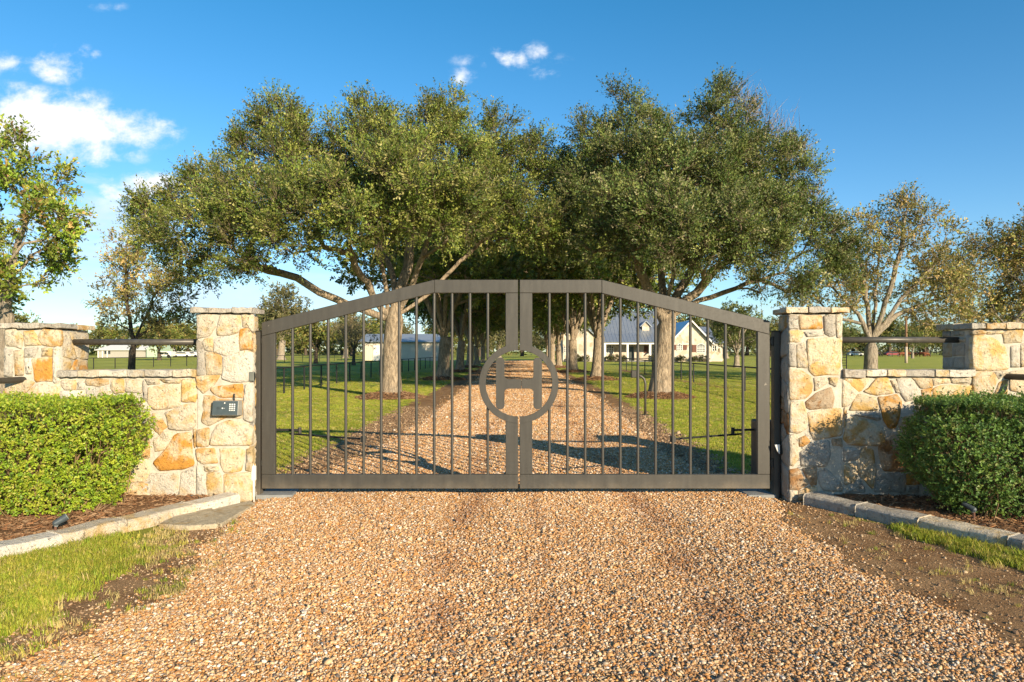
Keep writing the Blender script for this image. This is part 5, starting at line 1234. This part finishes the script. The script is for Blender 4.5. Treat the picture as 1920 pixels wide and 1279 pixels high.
def roofslab(name, m, root, a, b, c, d, th=.12):
    a, b, c, d = map(Vector, (a, b, c, d)); nn = (b - a).cross(d - a).normalized()
    if nn.z < 0: nn = -nn
    vs = [a, b, c, d] + [p + nn * th for p in (a, b, c, d)]
    o = MB().add(vs, [(3, 2, 1, 0), (4, 5, 6, 7), (0, 1, 5, 4), (1, 2, 6, 5), (2, 3, 7, 6), (3, 0, 4, 7)]).build(name, m, root)
    bm = bmesh.new(); bm.from_mesh(o.data); bmesh.ops.recalc_face_normals(bm, faces=bm.faces); bm.to_mesh(o.data); bm.free(); return o, nn * th
def seams(parent, m, a, b, c, d, off, n):
    """standing seams from eave a-b to ridge d-c, joined: each is thinner than a pixel"""
    a, b, c, d = map(Vector, (a, b, c, d)); B = MB()
    for i in range(n + 1):
        t = i / n; p = a.lerp(b, t) + off; q_ = d.lerp(c, t) + off; B.tube([p, q_], .05, 4)
    o = B.build('seam', m, parent); o['kind'] = 'stuff'; return o
HY = 106.0; hp = F / HY
def hx(px): return (px - 960) / hp
def hz(py): return EYE - (py - HOR) / hp
house = thing('stone_house', (hx(1205), HY, 0), 'long limestone house with grey metal roofs, gables and a front porch', 'house')
def window(px0, px1, py0, py1, Y, arch=True, shutters=1, cols=4, rows=3):
    x0, x1, z0, z1 = hx(px0), hx(px1), hz(py1), hz(py0)
    top = [(x1, z1)] if not arch else [(x1 + (x0 - x1) * i / 8, z1 + .28 * math.sin(math.pi * i / 8)) for i in range(9)]
    gl_ = MB().prism([(x0, z0), (x1, z0)] + top + ([(x0, z1)] if not arch else []), Y - .05, Y - .01).build('window', GLASS, house)
    f = MB(); w_ = .09
    f.box(x0 - w_, x0, Y - .12, Y - .052, z0 - w_, z1); f.box(x1, x1 + w_, Y - .12, Y - .052, z0 - w_, z1); f.box(x0, x1, Y - .12, Y - .052, z0 - w_, z0)
    for i in range(1, cols): f.box(x0 + (x1 - x0) * i / cols - .035, x0 + (x1 - x0) * i / cols + .035, Y - .1, Y - .053, z0, z1 + (.2 if arch else 0))
    for i in range(1, rows): f.box(x0, x1, Y - .108, Y - .054, z0 + (z1 - z0) * i / rows - .035, z0 + (z1 - z0) * i / rows + .035)
    if arch: f.tube([(x1 + .04 + (x0 - x1 - .08) * i / 8, Y - .09, z1 + .3 * math.sin(math.pi * i / 8)) for i in range(9)], .06, 5)
    f.build('frame', TRIM, gl_)
    if shutters:
        for s, xs in ((-1, x0 - .12), (1, x1 + .12)):
            if s == -1 or shutters == 2: MB().box(*sorted((xs, xs + s * .62)), Y - .10, Y - .03, z0, z1 + .1).build('shutter', SHUT, gl_)
# main block behind the porch
MB().box(hx(1112), hx(1262), HY + 2.4, HY + 12, -.2, hz(640)).build('wall', HST, house)
z_e, z_b, z_r = hz(643), hz(626), hz(590)
rf, off = roofslab('roof', METAL, house, (hx(1108), HY + 2.0, z_b), (hx(1262), HY + 2.0, z_b), (hx(1262), HY + 7.5, z_r + .9), (hx(1108), HY + 7.5, z_r + .9))
seams(rf, METAL, (hx(1108), HY + 2.0, z_b), (hx(1262), HY + 2.0, z_b), (hx(1262), HY + 7.5, z_r + .9), (hx(1108), HY + 7.5, z_r + .9), off, 22)
rf2, off2 = roofslab('porch_roof', METAL, house, (hx(1130), HY - .9, z_e), (hx(1262), HY - .9, z_e), (hx(1262), HY + 2.1, z_b + .05), (hx(1130), HY + 2.1, z_b + .05))
seams(rf2, METAL, (hx(1130), HY - .9, z_e), (hx(1262), HY - .9, z_e), (hx(1262), HY + 2.1, z_b + .05), (hx(1130), HY + 2.1, z_b + .05), off2, 20)
roofslab('roof', METAL, house, (hx(1108), HY + 13, z_b), (hx(1262), HY + 13, z_b), (hx(1262), HY + 7.5, z_r + .9), (hx(1108), HY + 7.5, z_r + .9))
MB().box(hx(1130), hx(1262), HY - .85, HY - .65, z_e - .22, z_e - .02).build('porch_beam', TRIM, house)
for px in (1133, 1175, 1217, 1258): MB().box(hx(px) - .16, hx(px) + .16, HY - .9, HY - .58, .1, z_e - .2).build('porch_column', TRIM, house, bevel=.02)
MB().box(hx(1128), hx(1264), HY - 1.4, HY + 2.4, -.1, .12).build('porch_floor', CONC, house)
window(1141, 1154, 650, 662, HY + 2.4); window(1222, 1232, 650, 662, HY + 2.4)
MB().box(hx(1184), hx(1193), HY + 2.3, HY + 2.36, .12, 2.35).build('front_door', plain('dark_door', (.05, .06, .055), .4), house)
# left wing with a gable to the drive
gw = hx(1055), hx(1112)
MB().prism([(gw[0], -.2), (gw[1], -.2), (gw[1], hz(628)), ((gw[0] + gw[1]) / 2, hz(603)), (gw[0], hz(628))], HY - .6, HY + 9).build('wall', HST, house)
xm = (gw[0] + gw[1]) / 2
for s, xe in ((-1, gw[0] - .4), (1, gw[1] + .4)): roofslab('roof', METAL, house, (xe, HY - 1.0, hz(632)), (xm, HY - 1.0, hz(602)), (xm, HY + 9.4, hz(602)), (xe, HY + 9.4, hz(632)))
window(1057, 1068, 650, 660, HY - .6, False, 0)
# right gable
gw = hx(1252), hx(1330); xm = hx(1291)
MB().prism([(gw[0], -.2), (gw[1], -.2), (gw[1], hz(645)), (xm, hz(603)), (gw[0], hz(645))], HY - 1.2, HY + 9).build('wall', HST, house)
for s, xe in ((-1, gw[0] - .35), (1, gw[1] + .35)):
    roofslab('roof', METAL, house, (xe, HY - 1.7, hz(648)), (xm, HY - 1.7, hz(602.5)), (xm, HY + 9.4, hz(602.5)), (xe, HY + 9.4, hz(648)))
    roofslab('gable_board', TRIM, house, (xe, HY - 1.78, hz(649)), (xm, HY - 1.78, hz(603.5)), (xm, HY - 1.71, hz(603.5)), (xe, HY - 1.71, hz(649)), .2)
window(1266, 1275, 648, 656, HY - 1.2, True, 2, 3, 3); window(1303, 1317, 648, 660, HY - 1.2, True, 1, 4, 4)
# far right block
MB().box(hx(1330), hx(1357), HY + .6, HY + 9, -.2, hz(643)).build('wall', HST, house)
rf, off = roofslab('roof', METAL, house, (hx(1300), HY + .2, hz(644)), (hx(1360), HY + .2, hz(644)), (hx(1345), HY + 5, hz(612)), (hx(1300), HY + 5, hz(612)))
seams(rf, METAL, (hx(1300), HY + .2, hz(644)), (hx(1360), HY + .2, hz(644)), (hx(1345), HY + 5, hz(612)), (hx(1300), HY + 5, hz(612)), off, 9)
window(1338, 1345, 649, 658, HY + .6, False, 0, 2, 2)
# dormer
dx_ = hx(1217); dzz = hz(620)
dm = MB().prism([(dx_ - .55, dzz - .4), (dx_ + .55, dzz - .4), (dx_ + .55, hz(610)), (dx_, hz(602)), (dx_ - .55, hz(610))], HY + 2.6, HY + 6).build('dormer', HST, house)
for s in (-1, 1): roofslab('dormer_roof', METAL, dm, (dx_ + s * .85, HY + 2.3, hz(612)), (dx_, HY + 2.3, hz(601.5)), (dx_, HY + 6.5, hz(601.5)), (dx_ + s * .85, HY + 6.5, hz(612)), .1)
for i in range(0, len(house.children)): pass
MB().add([(hx(1040), HY - 3.2, .02), (hx(1350), HY - 3.2, .02), (hx(1350), HY - 2.0, .02), (hx(1040), HY - 2.0, .02)], [(0, 1, 2, 3)]).build('pale_path', CONC)['kind'] = 'structure'
# planting along the house
shr = []
def shrub(x, y, rx, rz, label, seed, pal=((.05, .07, .02), (.08, .09, .03), (.14, .09, .05))):
    if shr and seed > 2: return copy_tree(shr[seed % len(shr)], (x, y, 0), seed * 1.7, (rx / .9, rx / .9, rz / .8), label, 'shrubs along the house front')
    root = thing('garden_shrub', (x, y, 0), label, 'shrub', 'shrubs along the house front')
    P, O, Q = sample_lobes([(0, 0, .5, .6, .6, .5), (.3, .1, .4, .5, .5, .4), (-.35, 0, .45, .45, .45, .4)], 30, 900 + seed)
    link('foliage', crown_mesh(P, O, Q, 9, 8, .13, pal, (.4, .35, .25), 910 + seed, (.12, .08, .05), .3, (.15, .35)), LEAF, root)
    b = MB()
    for q in P[::3]: b.tube([(q[0] * .15, q[1] * .15, -.05), tuple(q * .6), tuple(q)], [.02, .012, .006], 4, False)
    b.build('stems', DARKBARK, root, local=True); shr.append(root); return root
for i, (px, rx, rz, lab) in enumerate([(1140, 1.0, 1.0, 'dark shrub under the shuttered porch window'), (1152, .9, .9, 'dark shrub beside the porch window'), (1222, .9, .8, 'dark shrub at the foot of the porch column'), (1094, 1.0, .8, 'reddish shrub before the plain wing wall'), (1078, 1.0, .8, 'low shrub at the corner of the wing'),
                                       (1272, .9, .7, 'thin shrub under the small arched window'), (1296, .8, .7, 'low reddish shrub below the gable'), (1312, .9, .75, 'shrub under the large arched window'), (1166, .8, .7, 'small shrub beside the porch steps'), (1240, .9, .8, 'shrub at the right end of the porch')]):
    shrub(hx(px), HY - 1.9, rx, rz, lab, i)
# cream metal building on the left
MY = 117; mp_ = F / MY
def mx(px): return (px - 960) / mp_
def mz(py): return EYE - (py - HOR) / mp_
mb = thing('metal_building', (mx(750), MY, 0), 'cream ribbed metal building with a blue grey roof beyond the left lawn', 'building')
MB().box(mx(680), mx(826), MY, MY + 12, -.2, mz(641)).build('wall', CREAM, mb)
B = MB()
for i in range(40): B.box(mx(680) + (mx(826) - mx(680)) * i / 40 + .02, mx(680) + (mx(826) - mx(680)) * i / 40 + .09, MY - .04, MY - .001, 0, mz(642))
o = B.build('siding_rib', CREAM, mb); o['kind'] = 'stuff'
BR_ = plain('blue_grey_roof', (.27, .30, .33), .5, .3, .08, 2)
roofslab('roof', BR_, mb, (mx(672), MY - .6, mz(642)), (mx(832), MY - .6, mz(642)), (mx(832), MY + 6, mz(626)), (mx(672), MY + 6, mz(626)))
roofslab('roof', BR_, mb, (mx(672), MY + 12.6, mz(642)), (mx(832), MY + 12.6, mz(642)), (mx(832), MY + 6, mz(626)), (mx(672), MY + 6, mz(626)))
MB().box(mx(700), mx(716), MY - .06, MY - .045, 0, 2.6).build('door', TRIM, mb)
# far barn with a white roof
bY = 165; bp = F / bY
def bx_(px): return (px - 960) / bp
def bz(py): return EYE - (py - HOR) / bp
bn = thing('barn', (bx_(235), bY, 0), 'far low barn with a white roof and pale green gable end', 'barn')
MB().box(bx_(184), bx_(292), bY, bY + 8, -.2, bz(657)).build('wall', plain('barn_wall', (.34, .32, .28), .8), bn)
roofslab('roof', TRIM, bn, (bx_(180), bY - .6, bz(657)), (bx_(290), bY - .6, bz(657)), (bx_(284), bY + 5, bz(646)), (bx_(190), bY + 5, bz(646)))
roofslab('roof', TRIM, bn, (bx_(180), bY + 10, bz(657)), (bx_(290), bY + 10, bz(657)), (bx_(284), bY + 5, bz(646)), (bx_(190), bY + 5, bz(646)))
GREEN = plain('pale_green_siding', (.36, .46, .34), .7)
MB().prism([(bx_(281), -.1), (bx_(301), -.1), (bx_(301), bz(654)), (bx_(291), bz(645)), (bx_(281), bz(654))], bY - 1.5, bY + 6).build('gable_end', GREEN, bn)
for px in (186, 194, 203): MB().box(bx_(px) - .1, bx_(px) + .1, bY - .5, bY - .3, 0, bz(658)).build('post', TRIM, bn)
MB().box(bx_(196), bx_(200), bY - .06, bY - .01, .9, 1.9).build('window', GLASS, bn); MB().box(bx_(203), bx_(207), bY - .06, bY - .01, .9, 1.9).build('window', GLASS, bn)
# motorhome beside it
vY = 158; vp = F / vY
def vx(px): return (px - 960) / vp
vt = EYE - (659 - HOR) / vp
rv = thing('motorhome', (vx(308), vY, 0), 'white motorhome parked beside the pale green gable', 'motorhome')
MB().box(vx(297), vx(320), vY, vY + 2.4, .45, vt).build('body', WHITEP, rv, bevel=.12, seg=2)
MB().box(vx(299), vx(306), vY - .03, vY - .002, vt - .75, vt - .3).build('window', GLASS, rv); MB().box(vx(309), vx(316), vY - .03, vY - .002, vt - .75, vt - .3).build('window', GLASS, rv)
MB().box(vx(307), vx(308.4), vY - .03, vY - .002, .5, vt - .3).build('door', GREYP, rv)
MB().box(vx(298), vx(314), vY - 1.2, vY - .01, vt - .15, vt - .08).build('awning', TRIM, rv)
for px in (300, 316): MB().tube([(vx(px), vY - .05, .4), (vx(px), vY + .2, .4)], .4, 14).build('wheel', BLACK, rv)
def car(px, Y, z, label, m, L=4.6):
    x = (px - 960) * Y / F; r_ = thing('parked_car', (x, Y, 0), label, 'car', 'cars parked far off in the fields')
    pr_ = [(-.5, .35), (.5, .35), (.5, .78), (.36, .88), (.22, 1.42), (-.26, 1.46), (-.42, .95), (-.5, .9)]
    MB().prism([(x + p[0] * L, p[1]) for p in pr_], Y, Y + 1.8).build('body', m, r_, bevel=.06)
    MB().prism([(x + p[0] * L, p[1]) for p in [(.31, .95), (.20, 1.34), (-.24, 1.36), (-.36, .97)]], Y - .03, Y - .002).build('side_window', GLASS, r_)
    for s in (-.31, .31): MB().tube([(x + s * L, Y - .06, .34), (x + s * L, Y + .2, .34)], .34, 12).build('wheel', BLACK, r_)
car(340, 172, 0, 'white car parked near the motorhome', WHITEP); car(356, 176, 0, 'second white car parked right of the motorhome', WHITEP)
car(1676, 212, 0, 'small dark red car under the far trees behind the cows', plain('dark_red_paint', (.20, .02, .03), .35))
car(1606, 216, 0, 'small white car under the far trees left of the cows', WHITEP)
# brick house at the far left edge
rY = 46; rx0, rx1 = (-95 - 960) * rY / F, (7.5 - 960) * rY / F
rh = thing('brick_house', ((rx0 + rx1) / 2, rY, 0), 'red brick house with white gable trim at the far left edge', 'house')
def brick_mat():
    m, n, b = mat('red_brick', None, .9, 0, .1); t = n.node('ShaderNodeTexBrick'); p = worldpos(n); mp2 = n.node('ShaderNodeMapping'); mp2.inputs['Rotation'].default_value = (R(90), 0, 0); n.put(mp2.inputs[0], p); n.put(t.inputs['Vector'], mp2.outputs[0])
    t.inputs['Scale'].default_value = 4; t.inputs['Color1'].default_value = (.30, .09, .055, 1); t.inputs['Color2'].default_value = (.24, .07, .045, 1); t.inputs['Mortar'].default_value = (.36, .30, .26, 1); n.put(b.inputs['Base Color'], t.outputs[0]); return m
zz0 = EYE - (640 - HOR) * rY / F; xm = (rx0 + rx1) / 2
MB().prism([(rx0, -.2), (rx1, -.2), (rx1, zz0), (xm, zz0 + 1.3), (rx0, zz0)], rY, rY + 9).build('wall', brick_mat(), rh)
for xe in (rx0 - .3, rx1 + .25):
    roofslab('roof', plain('dark_shingle', (.10, .085, .075), .9), rh, (xe, rY - .3, zz0 - .1), (xm, rY - .3, zz0 + 1.32), (xm, rY + 9.3, zz0 + 1.32), (xe, rY + 9.3, zz0 - .1), .14)
    roofslab('gable_board', TRIM, rh, (xe, rY - .40, zz0 - .14), (xm, rY - .40, zz0 + 1.28), (xm, rY - .31, zz0 + 1.28), (xe, rY - .31, zz0 - .14), .22)
# utility pole
pp = at(1699, 681, 92); zt_ = EYE + (HOR - 592) * 92 / F
up_ = thing('utility_pole', (pp.x, 92, 0), 'brown wooden pole in the paddock before the grazing cows', 'pole')
MB().tube([(pp.x, 92, -.2), (pp.x, 92, 2.2)], [.19, .18], 10).build('pale_lower_pole', plain('pale_pole_wood', (.42, .34, .26), .9), up_, smooth=True)
MB().tube([(pp.x, 92, 2.201), (pp.x, 92, zt_)], [.18, .14], 10).build('upper_pole', plain('pole_wood', (.21, .12, .07), .9), up_, smooth=True)

# ------------------------------------------------------------------ grazing cattle, far away
def cow(px, Y, heading, label, coat, face):
    x = (px - 960) * Y / F; root = thing('cow', (x, Y, 0), label, 'cow', 'cattle grazing in the far paddock')
    nodes = [((-.75, 0, 1.05), .30), ((-.35, 0, 1.02), .36), ((.15, 0, 1.0), .37), ((.6, 0, 1.05), .31), ((.95, 0, .95), .19), ((1.25, 0, .6), .15), ((1.38, 0, .32), .13), ((1.48, 0, .12), .08)]
    edges = [(i, i + 1) for i in range(7)]
    def legs(root_i, x_, y_, hind):
        i = len(nodes)
        if hind: nodes.extend([((x_ + .02, y_, .75), .15), ((x_ - .10, y_, .48), .075), ((x_, y_, .08), .055)])
        else: nodes.extend([((x_, y_, .7), .12), ((x_ + .02, y_, .4), .07), ((x_, y_, .06), .055)])
        edges.extend([(root_i, i), (i, i + 1), (i + 1, i + 2)])
    for s in (-.17, .17): legs(0, -.75, s, True); legs(3, .58, s * .9, False)
    i = len(nodes); nodes.extend([((-1.05, 0, 1.12), .035), ((-1.12, 0, .5), .03)]); edges.extend([(0, i), (i, i + 1)])
    for s in (-1, 1): i = len(nodes); nodes.append(((1.22, s * .22, .66), .04)); edges.append((5, i))
    c, s_ = math.cos(heading), math.sin(heading)
    me = bpy.data.meshes.new('body'); me.from_pydata([(p[0] * c - p[1] * s_, p[0] * s_ + p[1] * c, p[2]) for p, _ in nodes], edges, [])
    o = link('body', me, coat, root); md = o.modifiers.new('skin', 'SKIN')
    for v, (_, q_) in zip(me.skin_vertices[0].data, nodes): v.radius = (q_, q_)
    me.skin_vertices[0].data[2].use_root = True
    ss = o.modifiers.new('smooth', 'SUBSURF'); ss.levels = 1; ss.render_levels = 1
COAT = plain('red_cow_coat', (.17, .055, .022), .8); COATB = plain('black_cow_coat', (.025, .022, .02), .8)
for px, Y, hd, lab, ct in [(1692, 186, .1, 'red brown cow grazing left of the wooden pole', COAT), (1703, 190, 2.9, 'red brown cow grazing right behind the wooden pole', COAT), (1716, 188, 1.3, 'red brown cow facing away right of the pole', COAT), (1729, 186, 2.2, 'red brown cow near the right of the herd', COAT), (1736, 189, .3, 'rightmost dark red cow beside the shaded pillar', COAT), (1646, 190, .2, 'black cow grazing beside the pale tree trunk', COATB)]:
    cow(px, Y, hd, lab, ct, None)
